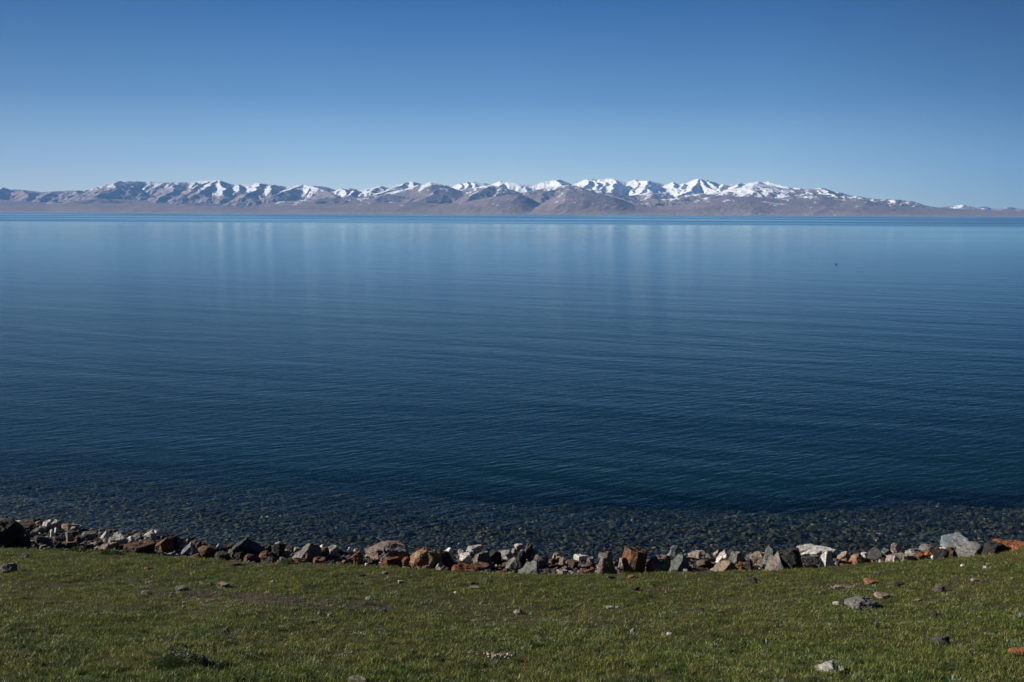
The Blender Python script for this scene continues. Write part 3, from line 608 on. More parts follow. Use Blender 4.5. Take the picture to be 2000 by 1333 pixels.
TURF = [
 (-6,27,1097,1121,'round','grey',0,'rounded grey boulder with pale crown in the grass','grey boulder in the grass'),(34,50,1080,1093,'peak','grey',0,'small pointed grey stone in the grass'),
 (280,295,1107,1114,'block','brown',.8,'small rusty stone in the grass'),(240,269,1129,1140,'round','dark grey',0,'low dark grey stone in the grass'),
 (423,448,1136,1152,'block','tan',0,'pale tan angular stone alone on the turf','tan angular stone on the turf'),(337,363,1144,1156,'round','greenish grey',0,'half-buried grey-green stone'),
 (407,415,1138,1145,'block','dark grey',0,'little dark stone in the grass'),(505,524,1121,1128,'round','dark grey',0,'low bluish dark stone in the grass'),
 (527,536,1134,1140,'round','pale grey',0,'tiny pale stone in the grass'),(272,290,1153,1163,'round','grey',0,'grey stone on bare soil'),
 (639,647,1199,1207,'block','white',0,'tiny white stone in the grass'),(619,630,1195,1202,'round','grey',0,'small grey stone in the grass'),
 (424,444,1225,1237,'block','dark grey',0,'dark blue-grey stone in the grass'),(354,363,1182,1189,'block','pale grey',0,'tiny pale chip in the grass'),
 (436,466,1098,1108,'slab','maroon',0,'flat dark maroon stone near the rocks'),(322,337,1261,1272,'wedge','dark grey',0,'dark sharp stone near the bush'),
 (694,716,1119,1128,'block','black',0,'black flat stone in the grass'),(745,758,1116,1123,'block','grey',0,'grey and white stone in the grass'),
 (755,763,1124,1132,'round','pinkish grey',0,'tiny pink stone in the grass'),(776,788,1133,1142,'block','pale grey',0,'small white and dark stone in the grass'),
 (910,931,1133,1144,'block','brown',0,'dark brown broken stone'),(940,954,1128,1137,'wedge','dark grey',0,'dark grey wedge stone in the grass'),
 (915,936,1145,1154,'slab','grey',0,'flat grey stone in the grass'),(886,892,1156,1161,'block','white',0,'white speck of stone in the grass'),
 (712,731,1163,1174,'round','bluish grey',0,'blue-grey low stone in the grass'),(733,754,1187,1197,'slab','dark grey',0,'dark grey flat stone in the grass'),
 (754,770,1204,1212,'slab','maroon',.3,'reddish flat stone in the grass'),(1060,1076,1161,1171,'round','brown',0,'dark brown clod-like stone'),(1074,1089,1163,1172,'block','brown',0,'dark brown squared stone'),
 (1003,1020,1190,1202,'round','tan',0,'pale tan pebbly stone in the grass'),(935,944,1176,1184,'round','grey',0,'small mid-grey stone in the grass'),
 (1232,1251,1145,1156,'block','black',0,'black squared stone in the grass'),(1225,1242,1122,1132,'wedge','brown',.9,'small orange stone in the grass by the rocks'),
 (1185,1202,1123,1132,'slab','brown',0,'dark brown flat stone in the grass'),(1184,1199,1184,1191,'slab','pale grey',0,'pale flat chip on bare ground'),(1202,1213,1184,1190,'block','pinkish grey',0,'pale pink chip on bare ground'),
 (1230,1243,1226,1237,'wedge','greenish grey',0,'grey-green stone in the grass'),(1292,1303,1236,1243,'slab','pinkish grey',0,'flat pink stone in the grass'),(1302,1314,1235,1243,'block','white',0,'small whitish stone in the grass'),
 (1194,1206,1290,1300,'block','maroon',.2,'small reddish stone in the grass'),(676,712,1325,1336,'slab','pinkish grey',0,'pinkish grey flat rock at the photo\'s bottom edge'),
 (1234,1250,1322,1334,'round','brown',0,'brown stone at the photo\'s bottom edge'),(960,968,1162,1169,'block','dark grey',0,'small dark stone in the grass'),
 (1460,1486,1127,1140,'wedge','black',0,'black split stone in the grass'),(1693,1717,1129,1143,'block','orange',.9,'bright orange stone in the grass','bright orange stone in the grass'),
 (1750,1768,1137,1146,'slab','black',0,'black flat stone in the grass'),(1829,1847,1142,1158,'block','purplish grey',0,'purple-grey stone in the grass'),
 (1660,1717,1162,1194,'round','grey',0,'largest grey boulder in the grass','largest grey boulder in the grass'),(1713,1740,1159,1171,'slab','tan',.2,'flat tan stone in the grass'),
 (1599,1609,1156,1163,'round','tan',0,'small tan stone in the grass'),(1628,1642,1175,1184,'block','white',0,'cream-coloured stone in the grass'),
 (1817,1834,1190,1209,'peak','black',0,'black pointed stone in the grass'),(1831,1860,1242,1261,'block','dark grey',0,'dark blue-grey craggy stone in the grass'),
 (1596,1645,1290,1316,'wedge','pale grey',.25,'white-faced stone with black side in the grass','white-faced stone in the grass'),
 (1978,2010,1266,1283,'slab','orange',1,'orange-red stone cut by the photo\'s edge'),(1629,1646,1143,1151,'slab','pinkish grey',0,'pale pinkish stone on bare soil'),
 (1899,1910,1130,1138,'round','tan',0,'tiny cream stone in the grass'),(1877,1885,1102,1108,'round','white',0,'white pebble near the rocks'),(1922,1931,1106,1112,'round','pale grey',0,'pale pebble in the grass'),
 (1787,1800,1171,1177,'slab','tan',0,'flat buff chip in the grass'),(1362,1376,1187,1195,'slab','maroon',.2,'flat reddish chip in the grass'),
]
LAND = [(r[8], (r[0] + r[1]) / 2, (r[2] + r[3]) / 2) for r in SH + TURF if len(r) > 8]
records = []          # everything placed, for the labels
def place_rock(spec, seed, where, extra=None):
    x0, x1, yt, yb, kind, tone, li, desc = spec[:8]
    xc = (x0 + x1) / 2
    p, t = hit(xc, yb - (1 if where == 'turf' else 2))
    if where == 'shore':
        E, Z = edge_at(p.x)
        if p.y < E + .12:                       # its foot is hidden behind the turf lip
            r = ray(xc, yb); tt = (float(E) + .18) / r.y; p = Vector((0, 0, H)) + r * tt; t = tt
            p.z = min(p.z, float(ground_z(p.x, p.y)) + .12)
    wd = (x1 - x0) * t / F
    dp = wd * {'slab': .75, 'spike': .7}.get(kind, .85); dp = min(dp, .75)
    hh = max((yb - yt) * t / F - dp * .30 * .6, .3 * (yb - yt) * t / F) / .94 * (1.04 if where == 'shore' else .8)
    bury = .10 * hh + (.25 * hh if where == 'turf' else .0)
    cy = p.y + dp * .42
    gz = min(p.z, float(ground_z(p.x, cy)))
    if where == 'shore': gz = min(p.z, float(ground_z(p.x, p.y)))
    drop = max(0, (p.z if where == 'shore' else gz) - float(ground_z(p.x, cy)))
    sub = 5 if wd > .35 else 4 if wd > .16 else 3
    v, f = rock_shape(seed, kind, wd, dp, hh + bury + (drop if where == 'shore' else 0), sub)
    me = np_mesh('rock', v, f.ravel(), np.arange(len(f)) * 3, None, rock_mat(tone, li))
    name = 'boulder' if wd > .34 else 'rock' if wd > .14 else 'stone'
    o = link(name, me)
    o.location = (p.x, cy, p.z - bury - (drop if where == 'shore' else 0))
    if where == 'turf': o.location.z = gz - bury
    records.append([o, desc, xc, (yt + yb) / 2, len(spec) > 8, {'boulder': 'boulder', 'rock': 'rock', 'stone': 'stone'}[name], where])
    return o
for i, s in enumerate(SH): place_rock(s, 1000 + i, 'shore')
for i, s in enumerate(TURF): place_rock(s, 3000 + i, 'turf')
# smaller stones heaped between the big ones: widest on the left-hand beach
rr = random.Random(11)
small = []
def line_top(x): return float(np.interp(x, [0, 60, 140, 160, 300, 340, 420, 520, 800, 1000, 1500, 1800, 2000], [1020, 1022, 1028, 1044, 1042, 1056, 1066, 1070, 1076, 1076, 1082, 1078, 1062]))
def line_bot(x): return float(np.interp(x, [0, 200, 300, 400, 500, 700, 1000, 1200, 1500, 1700, 1900, 2000], [1070, 1074, 1078, 1088, 1098, 1104, 1117, 1118, 1112, 1098, 1084, 1070]))
for k in range(140):
    if k < 76: x = rr.uniform(2, 345) if k < 62 else rr.uniform(345, 640)
    else: x = rr.uniform(600, 1960)
    a, bb = line_top(x), line_bot(x)
    yb = a + 8 + (bb - a - 6) * rr.random()
    wpx = rr.uniform(8, 20); hpx = wpx * rr.uniform(.5, .95)
    tone = rr.choice(['pale grey', 'grey', 'pale grey', 'pinkish grey', 'white', 'dark grey', 'tan', 'brown', 'dark grey', 'grey', 'bluish grey'])
    li = rr.choice([0, 0, 0, 0, .3, .7]) if x > 230 else rr.choice([0, 0, 0, 0, 0, .3])
    kd = rr.choice(['wedge', 'block', 'slab', 'peak', 'round', 'block', 'wedge'])
    word = {'wedge': 'slanting', 'block': 'blocky', 'slab': 'flat', 'peak': 'pointed', 'round': 'rounded'}[kd]
    desc = 'small %s %s stone%s' % (word, tone, {0: '', .3: ' flecked with rust', .7: ' with orange lichen'}[li])
    small.append((x - wpx / 2, x + wpx / 2, yb - hpx, yb, kd, tone, li, desc))
for i, s in enumerate(small): place_rock(s, 6000 + i, 'shore')
# labels that single each one out
ORD = ['', 'second ', 'third ', 'fourth ', 'fifth ', 'sixth ', 'seventh ', 'eighth ']
seen = {}
for rec in records:
    o, desc, x, y, is_land, cat, where = rec
    if is_land: o['label'] = desc if len(desc.split()) > 3 else desc + ' on the lake shore'
    else:
        pool = [l for l in LAND if ('grass' in l[0] or 'turf' in l[0]) == (where == 'turf')] or LAND
        pool = [l for l in LAND if l[0] not in desc]
        n = min(pool, key=lambda l: abs(l[1] - x) + abs(l[2] - y) * 1.3)
        dx, dy = x - n[1], y - n[2]
        rel = ('left of' if dx < 0 else 'right of') if abs(dx) > 14 or abs(dx) > abs(dy) else ('behind' if dy < 0 else 'in front of')
        key = (desc, n[0], rel); c = seen.get(key, 0); seen[key] = c + 1
        art = 'the ' if not n[0].startswith('the') else ''
        o['label'] = ((ORD[c] + desc) + ', ' + rel + ' ' + art + n[0])
        o['label'] = ' '.join(o['label'].split()[:16])
    o['category'] = cat
    o['group'] = 'rocks lining the lake shore' if where == 'shore' else 'stones scattered over the turf'

# ------------------------------------------------------------------ rubble and the stones under the water (uncountable)
def stone_field(name, pts, sizes, cols, label, cat, sub=2, seed=0):
    r = np.random.default_rng(seed); shapes = [rock_shape(seed + k, ['block', 'slab', 'wedge', 'round'][k % 4], 1, .85, .6, sub) for k in range(12)]
    V, Fc, C = [], [], []; off = 0
    for i, (p, s) in enumerate(zip(pts, sizes)):
        v, f = shapes[i % 12]; a = r.uniform(0, 6.28); ca, sa = math.cos(a), math.sin(a)
        q = np.stack([v[:, 0] * ca - v[:, 1] * sa, v[:, 0] * sa + v[:, 1] * ca, v[:, 2] * r.uniform(.6, 1.2)], 1) * s + p - np.array([0, 0, .15 * s])
        V.append(q); Fc.append(f + off); off += len(v); C.append(np.repeat(cols[i][None], len(v), 0))
    V = np.concatenate(V); Fc = np.concatenate(Fc)
    m = NT(name + '_stone'); P = m.pos()
    c = m.mix(1.0, m.attr('col').outputs['Color'], m.ramp(m.noise(P, 40, 5, .7), [(.3, .55), (.7, 1.35)]), 'MULTIPLY')
    b = m.bsdf(c, .9, .2, m.bump(m.noise(P, 50, 4, .6), .012, .8)); m.l(b.outputs[0], m.out.inputs[0])
    o = link(name, np_mesh(name, V, Fc.ravel(), np.arange(len(Fc)) * 3, None, m.m, colors={'col': np.concatenate(C)}))
    tag(o, label, cat, kind='stuff'); return o
PAL = np.array([(.20, .19, .18), (.10, .097, .095), (.05, .05, .05), (.16, .125, .11), (.36, .34, .32), (.08, .06, .05), (.13, .12, .115), (.14, .07, .035)])
n = 4600; xs = rng.uniform(-19, 18, n); e = edge_at(xs)[0]; s_ = shore_at(xs)
yy = e + np.interp(xs, [-8, -4], [.05, .75]); yy = yy + (s_ - yy + .3) * rng.random(n) ** .9
zz = ground_z(xs, yy)
stone_field('beach_rubble', np.stack([xs, yy, zz], 1), rng.uniform(.04, .11, n) + (.1 + .3 * ((xs > 12.6) | (xs < -14))) * rng.random(n) ** 3, PAL[rng.integers(0, 8, n)] * rng.uniform(.35, .8, (n, 1)),  # tones darkened: shade of the gaps between rocks is put into the colour
            'loose angular rubble filling gaps between the shore rocks', 'rubble', 2, 50)
n = 20000; xs = rng.uniform(-17, 16, n); s_ = shore_at(xs); yy = s_ + .2 + np.interp(xs, [-14, 0, 12], [10.5, 8.0, 6.0]) * (rng.random(n) ** .85 + .45 * rng.random(n) ** 3); us_ = rng.uniform(.04, .09, n) + .14 * rng.random(n) ** 5; zz = np.minimum(ground_z(xs, yy), -.03 - us_ * .5)
PB = np.array([(.09, .088, .065), (.045, .046, .036), (.02, .022, .02), (.15, .145, .11), (.38, .36, .26), (.24, .235, .11)])
pk = rng.choice(6, n, p=[.27, .29, .26, .10, .05, .03]); pk = np.where(us_ > .10, pk % 3, pk)
stone_field('underwater_stones', np.stack([xs, yy, zz], 1), us_, PB[pk] * rng.uniform(.4, 1.15, (n, 1)) * (.65 + 1.2 * fbm(xs * .5, yy * .5, 160, 3))[:, None],
            'dim stones on the lake bed seen through shallow water', 'lake bed stones', 2, 90)

# ------------------------------------------------------------------ grass
def grass_field(name, n, region, hfun, wfun, colfun, label, seed, dens=None):
    r = np.random.default_rng(seed)
    x, y = region(r, n)
    E = edge_at(x)[0]
    k = y < E + .02 + .10 * r.random(len(x)); x, y = x[k], y[k]
    if dens is not None: k = r.random(len(x)) < dens(x, y); x, y = x[k], y[k]
    n = len(x); z = ground_z(x, y) - .004
    h = hfun(x, y, r); wd = wfun(x, y, r)
    a = r.uniform(0, 6.283, n); la = r.uniform(0, 6.283, n); ln = r.uniform(.2, 1.25, n) * h
    dx, dy = np.cos(a) * wd / 2, np.sin(a) * wd / 2; lx, ly = np.cos(la) * ln, np.sin(la) * ln
    V = np.empty((n, 5, 3)); 
    V[:, 0] = np.stack([x - dx, y - dy, z], 1); V[:, 1] = np.stack([x + dx, y + dy, z], 1)
    mz = z + h * .6
    V[:, 2] = np.stack([x + dx * .8 + lx * .35, y + dy * .8 + ly * .35, mz], 1); V[:, 3] = np.stack([x - dx * .8 + lx * .35, y - dy * .8 + ly * .35, mz], 1)
    V[:, 4] = np.stack([x + lx, y + ly, z + h * r.uniform(.8, 1.0, n)], 1)
    b0 = (np.arange(n) * 5)[:, None]
    L = (b0 + np.array([0, 1, 2, 3, 3, 2, 4])[None]).ravel()
    st = (np.arange(n) * 7)[:, None] + np.array([0, 4])[None]
    C = colfun(x, y, r); C = np.repeat(C[:, None], 5, 1).reshape(-1, 3)
    return V.reshape(-1, 3), L, st.ravel(), C
def region_fan(y0, y1):
    def f(r, n):
        y = y0 + (y1 - y0) * r.random(n); hw = y * .56 + 1.2
        x = r.uniform(-1, 1, n) * (y1 * .56 + 1.2); k = np.abs(x) < hw
        return x[k], y[k]
    return f
def h1(x, y, r):
    t = fbm(x * 1.7, y * 1.7, 61, 3); near = 1 - sstep(9.5, 14, y)
    return r.uniform(.012, .034, len(x)) * (.6 + .7 * t + .75 * tus(x, y)) * (1 + near * .5)
def w1(x, y, r): return r.uniform(.003, .0065, len(x))
def c1(x, y, r):
    n1 = fbm(x * .8, y * .8, 71, 3); s = soilness(x, y)
    base = np.array([.160, .182, .030]); g2 = np.array([.078, .118, .022]); dry = np.array([.27, .225, .115]); olive = np.array([.160, .158, .040])
    k = r.random(len(x))[:, None]
    c = base * (1 - k) + g2 * k
    c = c + (olive - c) * np.clip((n1 - .4) * 3, 0, 1)[:, None] * .8
    d = (r.random(len(x)) < .05 + .30 * s)[:, None]
    c = np.where(d, dry * r.uniform(.5, 1.1, (len(x), 1)), c)
    return c * r.uniform(.45, 1.5, (len(x), 1))
tus = lambda x, y: sstep(.38, .60, fbm(x * 6.5, y * 6.5, 131, 3))
dn = lambda x, y: (.42 + .58 * tus(x, y)) * (1 - .74 * np.clip(soilness(x, y) * 1.25, 0, 1))
parts = [grass_field('a', 900000, region_fan(7.2, 19.4), h1, w1, c1, '', 5, dn)]
def margins(r, n):
    y = 4 + 16.5 * r.random(n); hw = y * .56 + 1.2; sgn = r.choice([-1, 1], n)
    return sgn * (hw + r.random(n) ** 1.3 * 8.0), y
parts.append(grass_field('m', 330000, margins, h1, lambda x, y, r: w1(x, y, r) * 1.4, c1, '', 15, dn))
# taller darker tufts low in the picture and here and there
def tufts(r, n, m=1500):
    cy = 8 + 11 * r.random(m) ** 2.2; cx = r.uniform(-1, 1, m) * (cy * .56 + .8)
    i = r.integers(0, m, n); s = r.uniform(.02, .07, m)[i]
    return cx[i] + r.normal(0, 1, n) * s, cy[i] + r.normal(0, 1, n) * s
parts.append(grass_field('b', 170000, lambda r, n: tufts(r, n), lambda x, y, r: r.uniform(.03, .075, len(x)), w1,
             lambda x, y, r: np.array([.045, .075, .018]) * r.uniform(.5, 1.5, (len(x), 1)), '', 6, lambda x, y: .25 + .75 * (1 - sstep(9.5, 13.5, y))))
# broad glossy leaves of low herbs that catch the sun
def herbs(r, n, m=1400):
    cy = 8 + 8.5 * r.random(m) ** 1.3; cx = r.uniform(-1, 1, m) * (cy * .56 + .8)
    k = fbm(cx * .7, cy * .7, 88, 3) > .46; cx, cy = cx[k], cy[k]; m = len(cx)
    i = r.integers(0, m, n); return cx[i] + r.normal(0, .035, n), cy[i] + r.normal(0, .035, n)
parts.append(grass_field('c', 26000, herbs, lambda x, y, r: r.uniform(.015, .04, len(x)), lambda x, y, r: r.uniform(.008, .014, len(x)),
             lambda x, y, r: np.array([.17, .20, .12]) * r.uniform(.5, 1.5, (len(x), 1)), '', 8))
m = NT('grass_blades'); cl = m.attr('col').outputs['Color']
b = m.bsdf(cl, .45, .3); tl = m.n('ShaderNodeBsdfTranslucent'); m.l(cl, tl.inputs[0])
mx = m.n('ShaderNodeMixShader'); mx.inputs[0].default_value = .3; m.l(b.outputs[0], mx.inputs[1]); m.l(tl.outputs[0], mx.inputs[2]); m.l(mx.outputs[0], m.out.inputs[0])
GRASS_MAT = m.m
V = np.concatenate([p[0] for p in parts]); C = np.concatenate([p[3] for p in parts])
L, S, vo, lo_ = [], [], 0, 0
for p in parts: L.append(p[1] + vo); S.append(p[2] + lo_); vo += len(p[0]); lo_ += len(p[1])
gr = link('grass', np_mesh('grass', V, np.concatenate(L), np.concatenate(S), None, m.m, colors={'col': C}))
tag(gr, 'short olive green grass with herbs and dry blades on the bank', 'grass', kind='stuff')

# ------------------------------------------------------------------ plants
def leaf(bm, base, dirv, length, width, fold=.25, curl=.3, seg=6):
    d = Vector(dirv).normalized(); side = d.cross(Vector((0, 0, 1))); side = side.normalized() if side.length > .01 else Vector((1, 0, 0))
    nrm = side.cross(d).normalized(); rows = []
    for i in range(seg + 1):
        t = i / seg; wv = width * math.sin(math.pi * (t * .86 + .07)) * .5
        c = Vector(base) + d * (length * t) - Vector((0, 0, 1)) * (curl * length * t * t) * .5
        rows.append((bm.verts.new(c - side * wv + nrm * wv * fold * 2), bm.verts.new(c), bm.verts.new(c + side * wv + nrm * wv * fold * 2)))
    for a, b_ in zip(rows, rows[1:]):
        bm.faces.new((a[0], a[1], b_[1], b_[0])); bm.faces.new((a[1], a[2], b_[2], b_[1]))
def leafmat(name, c0, c1_):
    m = NT(name); P = m.pos(); c = m.mix(m.ramp(m.noise(P, 60, 4, .6), [(.35, 0.0), (.65, 1.0)]), c0, c1_)
    b = m.bsdf(c, .45, .4); tl = m.n('ShaderNodeBsdfTranslucent'); m.l(c, tl.inputs[0])
    mx = m.n('ShaderNodeMixShader'); mx.inputs[0].default_value = .25; m.l(b.outputs[0], mx.inputs[1]); m.l(tl.outputs[0], mx.inputs[2]); m.l(mx.outputs[0], m.out.inputs[0]); return m.m
LM = leafmat('grey_green_leaf', (.10, .13, .085), (.17, .2, .14)); LB = leafmat('bush_leaf', (.022, .045, .014), (.10, .14, .06)); LG = leafmat('green_leaf', (.035, .07, .014), (.06, .10, .022))  # the bush leaf's paler tone paints glints into the leaf colour
YM = NT('yellow_petal'); yb_ = YM.bsdf((.6, .48, .04), .6, .2); YM.l(yb_.outputs[0], YM.out.inputs[0])
def plant(name, px, py, n, ln, wd, label, cat, mat, up_=.9, seed=1, group=None):
    r = random.Random(seed); bm = bmesh.new()
    for k in range(n):
        a = r.uniform(0, 6.28); e = up_ + r.uniform(-.25, .2); ll = ln * r.uniform(.6, 1)
        leaf(bm, (math.cos(a) * .01, math.sin(a) * .01, 0), (math.cos(a) * math.cos(e), math.sin(a) * math.cos(e), math.sin(e)), ll, wd * r.uniform(.7, 1), curl=.15)
    me = bpy.data.meshes.new(name); bm.to_mesh(me); bm.free(); me.materials.append(mat)
    o = link(name, me); p, _ = hit(px, py); o.location = (p.x, p.y, float(ground_z(p.x, p.y)) - .005)
    return tag(o, label, cat, group)
plant('broad_leaved_plant', 1712, 1229, 9, .17, .05, 'upright plant with broad grey-green leaves, in front of the largest grey boulder in the grass', 'plant', LM, 1.15, 3)
plant('broad_leaved_plant', 1988, 1211, 5, .09, .04, 'small broad-leaved grey plant near the photo\'s edge, above the orange-red stone', 'plant', LM, 1.2, 4)
plant('leafy_rosette', 1494, 1262, 12, .12, .035, 'low rosette of pointed dark green leaves, left of the white-faced stone', 'plant', LG, .7, 5)
plant('leafy_rosette', 1637, 1316, 9, .10, .04, 'pale leafy plant at the foot of the white-faced stone', 'plant', LM, .9, 6)
plant('leafy_rosette', 1858, 1333, 9, .10, .04, 'pale leafy plant at the bottom edge below the craggy blue-grey stone', 'plant', LM, .8, 7)
def bush(name, px, py, wx, wy, hh, nl, ls, label, mat, seed, stems=True):
    r = random.Random(seed); p, t = hit(px, py); root = bpy.data.objects.new(name, None); col.objects.link(root)
    root.location = (p.x, p.y, float(ground_z(p.x, p.y)) - .01); tag(root, label, 'bush')
    bm = bmesh.new()
    for k in range(nl):
        a = r.uniform(0, 6.28); q = math.sqrt(r.random()); x = math.cos(a) * q * wx; y = math.sin(a) * q * wy
        zt = hh * (1 - q * q) ** .5 * (.75 + .5 * float(vnoise(x * 22 + 5, y * 22, seed))); z = zt * r.uniform(.45, 1)
        e = r.uniform(.1, 1.3); b2 = a + r.uniform(-1.2, 1.2)
        leaf(bm, (x, y, z), (math.cos(b2) * math.cos(e), math.sin(b2) * math.cos(e), math.sin(e)), ls * r.uniform(.6, 1.2), ls * .42, seg=3)
    me = bpy.data.meshes.new('foliage'); bm.to_mesh(me); bm.free(); me.materials.append(mat); link('foliage', me, root)
    bm = bmesh.new()
    for k in range(26):
        a = r.uniform(0, 6.28); q = math.sqrt(r.random()) * .8; tip = Vector((math.cos(a) * q * wx, math.sin(a) * q * wy, hh * .8 * (1 - q * q) ** .5)); b0 = tip * .25; b0.z = 0
        d = (tip - b0).normalized(); s = d.orthogonal().normalized(); s2 = d.cross(s)
        lo = [bm.verts.new(b0 + (s * math.cos(i * 2.094) + s2 * math.sin(i * 2.094)) * .003) for i in range(3)]; hi = bm.verts.new(tip)
        for i in range(3): bm.faces.new((lo[i], lo[(i + 1) % 3], hi))
    me = bpy.data.meshes.new('stems'); bm.to_mesh(me); bm.free()
    sm = bpy.data.materials.get('twig')
    if not sm: t_ = NT('twig'); b_ = t_.bsdf((.06, .045, .03)); t_.l(b_.outputs[0], t_.out.inputs[0]); sm = t_.m
    me.materials.append(sm); link('stems', me, root)
bush('low_bush', 355, 1303, .28, .18, .16, 2200, .026, 'low dark bush with small shiny leaves and a black shadow, near the bottom edge', LB, 3)
bush('green_bush', 216, 1083, .2, .12, .09, 700, .03, 'low green bush at the foot of the rust-brown rock', LG, 4)
bush('green_bush', 153, 1078, .15, .1, .1, 500, .03, 'bright green tuft of leaves beside the flat orange-red stone', LG, 5)
bush('green_bush', 561, 1102, .13, .09, .12, 500, .028, 'small rounded green bush between the black pyramid-like stone and the grey ridged boulder', LG, 6)
bm = bmesh.new(); r_ = random.Random(5)
for k in range(60):
    px, py = r_.choice([(1800, 1200), (1770, 1205), (1350, 1165), (1760, 1130), (1660, 1210), (480, 1190), (1790, 1175), (1480, 1200)])
    p, _ = hit(px + r_.gauss(0, 35), py + r_.gauss(0, 9)); z = float(ground_z(p.x, p.y)) + r_.uniform(.02, .035); a0 = r_.uniform(0, 6)
    for i in range(5):
        a = a0 + i * 1.257; c = Vector((p.x, p.y, z)); e1 = c + Vector((math.cos(a - .45) * .006, math.sin(a - .45) * .006, .003)); e2 = c + Vector((math.cos(a + .45) * .006, math.sin(a + .45) * .006, .003)); e3 = c + Vector((math.cos(a) * .009, math.sin(a) * .009, .005))
        bm.faces.new([bm.verts.new(q) for q in (c, e1, e3, e2)])
me = bpy.data.meshes.new('yellow_flowers'); bm.to_mesh(me); bm.free(); me.materials.append(YM.m)
tag(link('yellow_flowers', me), 'tiny yellow flowers dotted through the turf', 'flowers', kind='stuff')

# pebbly droppings / gravel patches lying in the turf
def patch(px, py, rx, ry, n, label, cols, smin, smax, seed):
    r = np.random.default_rng(seed); c, t = hit(px, py); a, _ = hit(px, py - ry); wx = rx * t / F; wy = max(.06, abs(a.y - c.y))
    x = c.x + r.normal(0, .45, n) * wx; y = c.y + r.normal(0, .4, n) * wy; z = ground_z(x, y) + .012
    return stone_field('gravel_patch', np.stack([x, y, z], 1), r.uniform(smin, smax, n), np.array(cols)[r.integers(0, len(cols), n)], label, 'gravel', 2, seed)
patch(972, 1283, 27, 5, 90, 'pinkish gravel patch in the grass near the bottom edge', [(.34, .26, .23), (.22, .17, .15), (.45, .37, .34)], .012, .05, 400)
patch(585, 1180, 130, 8, 500, 'purplish brown gravel on the bare strip of soil', [(.12, .093, .087), (.06, .045, .042), (.2, .16, .145)], .006, .022, 410)
patch(400, 1164, 90, 6, 300, 'brown gravel along the narrow bare strip beside the tan stone', [(.11, .085, .072), (.06, .05, .042), (.17, .14, .125)], .006, .022, 420)
patch(1645, 1148, 40, 4, 70, 'pale gravel around the pinkish stone on bare soil', [(.3, .25, .22), (.2, .16, .14)], .01, .03, 430)
patch(1300, 1153, 45, 4, 90, 'reddish brown gravel right of the black squared stone', [(.16, .09, .07), (.12, .08, .06)], .01, .025, 440)

# ------------------------------------------------------------------ birds on the water and yurts on the far shore
def lathe_blob(name, secs, mat, parent=None, n=12):
    """closed tube through elliptical sections (x, z, half width, half height)"""
    bm = bmesh.new(); rings = []
    for x, z, a, h in secs:
        rings.append([bm.verts.new((x, a * math.cos(k * 2 * math.pi / n), z + h * math.sin(k * 2 * math.pi / n))) for k in range(n)])
    for a, b_ in zip(rings, rings[1:]):
        for k in range(n): bm.faces.new((a[k], a[(k + 1) % n], b_[(k + 1) % n], b_[k]))
    bm.faces.new(rings[0][::-1]); bm.faces.new(rings[-1])
    me = bpy.data.meshes.new(name); bm.to_mesh(me); bm.free(); me.materials.append(mat)
    for p in me.polygons: p.use_smooth = True
    return link(name, me, parent)
BM_ = NT('dark_feathers'); bb_ = BM_.bsdf((.02, .018, .016), .7); BM_.l(bb_.outputs[0], BM_.out.inputs[0])
BK = NT('beak'); bk_ = BK.bsdf((.12, .09, .04), .6); BK.l(bk_.outputs[0], BK.out.inputs[0])
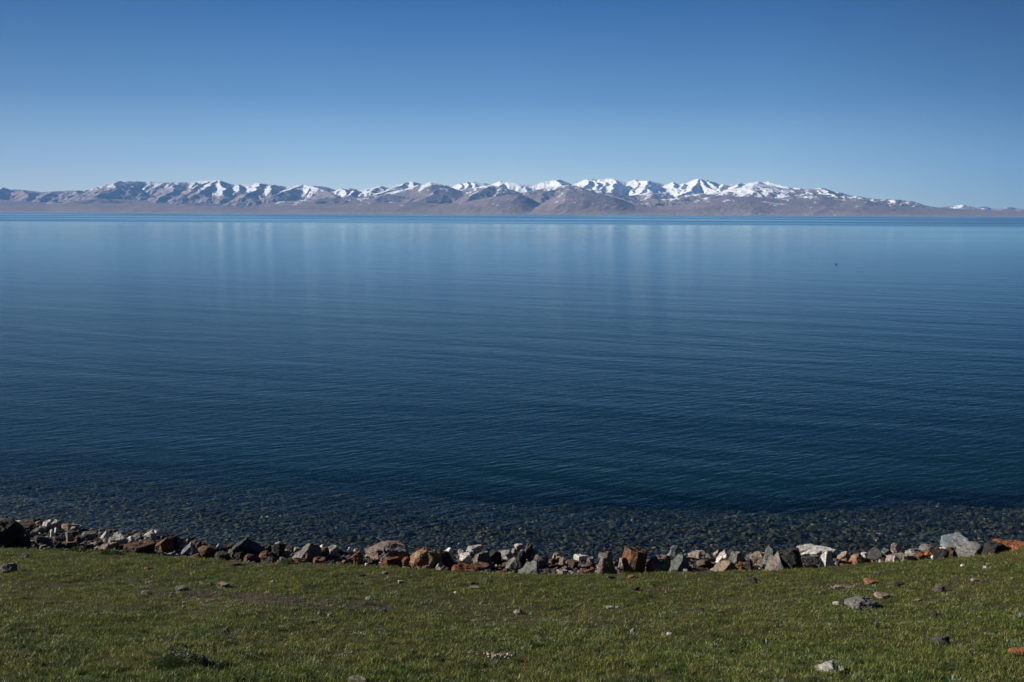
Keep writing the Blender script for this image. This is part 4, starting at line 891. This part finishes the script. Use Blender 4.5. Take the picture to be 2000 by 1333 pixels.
def bird(px, py, label, s=1.0):
    r = ray(px, py); t = -H / r.z; p = Vector((0, 0, H)) + r * t
    body = lathe_blob('water_bird', [(-.30, .10, .01, .01), (-.24, .08, .05, .03), (-.1, .06, .11, .08), (.05, .05, .12, .10), (.16, .07, .09, .09), (.2, .13, .045, .06), (.21, .2, .035, .04), (.235, .245, .045, .045), (.28, .25, .035, .035), (.3, .245, .01, .012)], BM_.m)
    body.location = (p.x, p.y, 0); body.scale = (s, s, s)
    lathe_blob('beak', [(.29, .24, .014, .010), (.33, .235, .014, .006), (.355, .233, .006, .003)], BK.m, body, 8)
    return tag(body, label, 'bird', 'dark birds floating on the lake')
bird(808, 471, 'tiny dark bird floating on the calm pale band of the lake', .8)
bird(1633, 517, 'tiny dark bird floating alone on the ruffled water, nearer than the other', .7)
YW = NT('white_felt'); q_ = YW.bsdf((.8, .8, .78), .9); YW.l(q_.outputs[0], YW.out.inputs[0])
YD = NT('yurt_door_wood'); q_ = YD.bsdf((.2, .08, .04), .8); YD.l(q_.outputs[0], YD.out.inputs[0])
def yurt():
    root = bpy.data.objects.new('yurt', None); col.objects.link(root)
    def revolve(name, prof, mat, n=24):
        bm = bmesh.new(); rings = [[bm.verts.new((rr_ * math.cos(k * 2 * math.pi / n), rr_ * math.sin(k * 2 * math.pi / n), z)) for k in range(n)] for rr_, z in prof]
        for a, b_ in zip(rings, rings[1:]):
            for k in range(n): bm.faces.new((a[k], a[(k + 1) % n], b_[(k + 1) % n], b_[k]))
        bm.faces.new(rings[-1]); me = bpy.data.meshes.new(name); bm.to_mesh(me); bm.free(); me.materials.append(mat); return link(name, me, root)
    revolve('wall', [(4.5, -3), (4.5, 2.4), (4.35, 2.5)], YW.m); revolve('roof', [(4.7, 2.4), (3.6, 3.5), (2.0, 4.5), (.8, 5.0), (.7, 5.2)], YW.m)
    me = box_mesh('door', -.6, .6, -4.62, -4.4, 0, 1.9, YD.m); link('door', me, root)
    return root
y0 = yurt(); first = True
for px, lab in ((1625, 'white yurt alone at the foot of the right-hand hills on the far shore'), (1569, 'white yurt at the left end of the far-shore camp'), (1580, 'white yurt at the right end of the far-shore camp')):
    o = y0 if first else None
    if o is None:
        o = y0.copy(); col.objects.link(o)
        for ch in y0.children: c = ch.copy(); col.objects.link(c); c.parent = o
    first = False
    rY = 11990.0; o.location = ((px - 1000) / F * rY, rY, 6.0); o.scale = (2, 2, 2)
    tag(o, lab, 'yurt', 'yurts on the far shore')
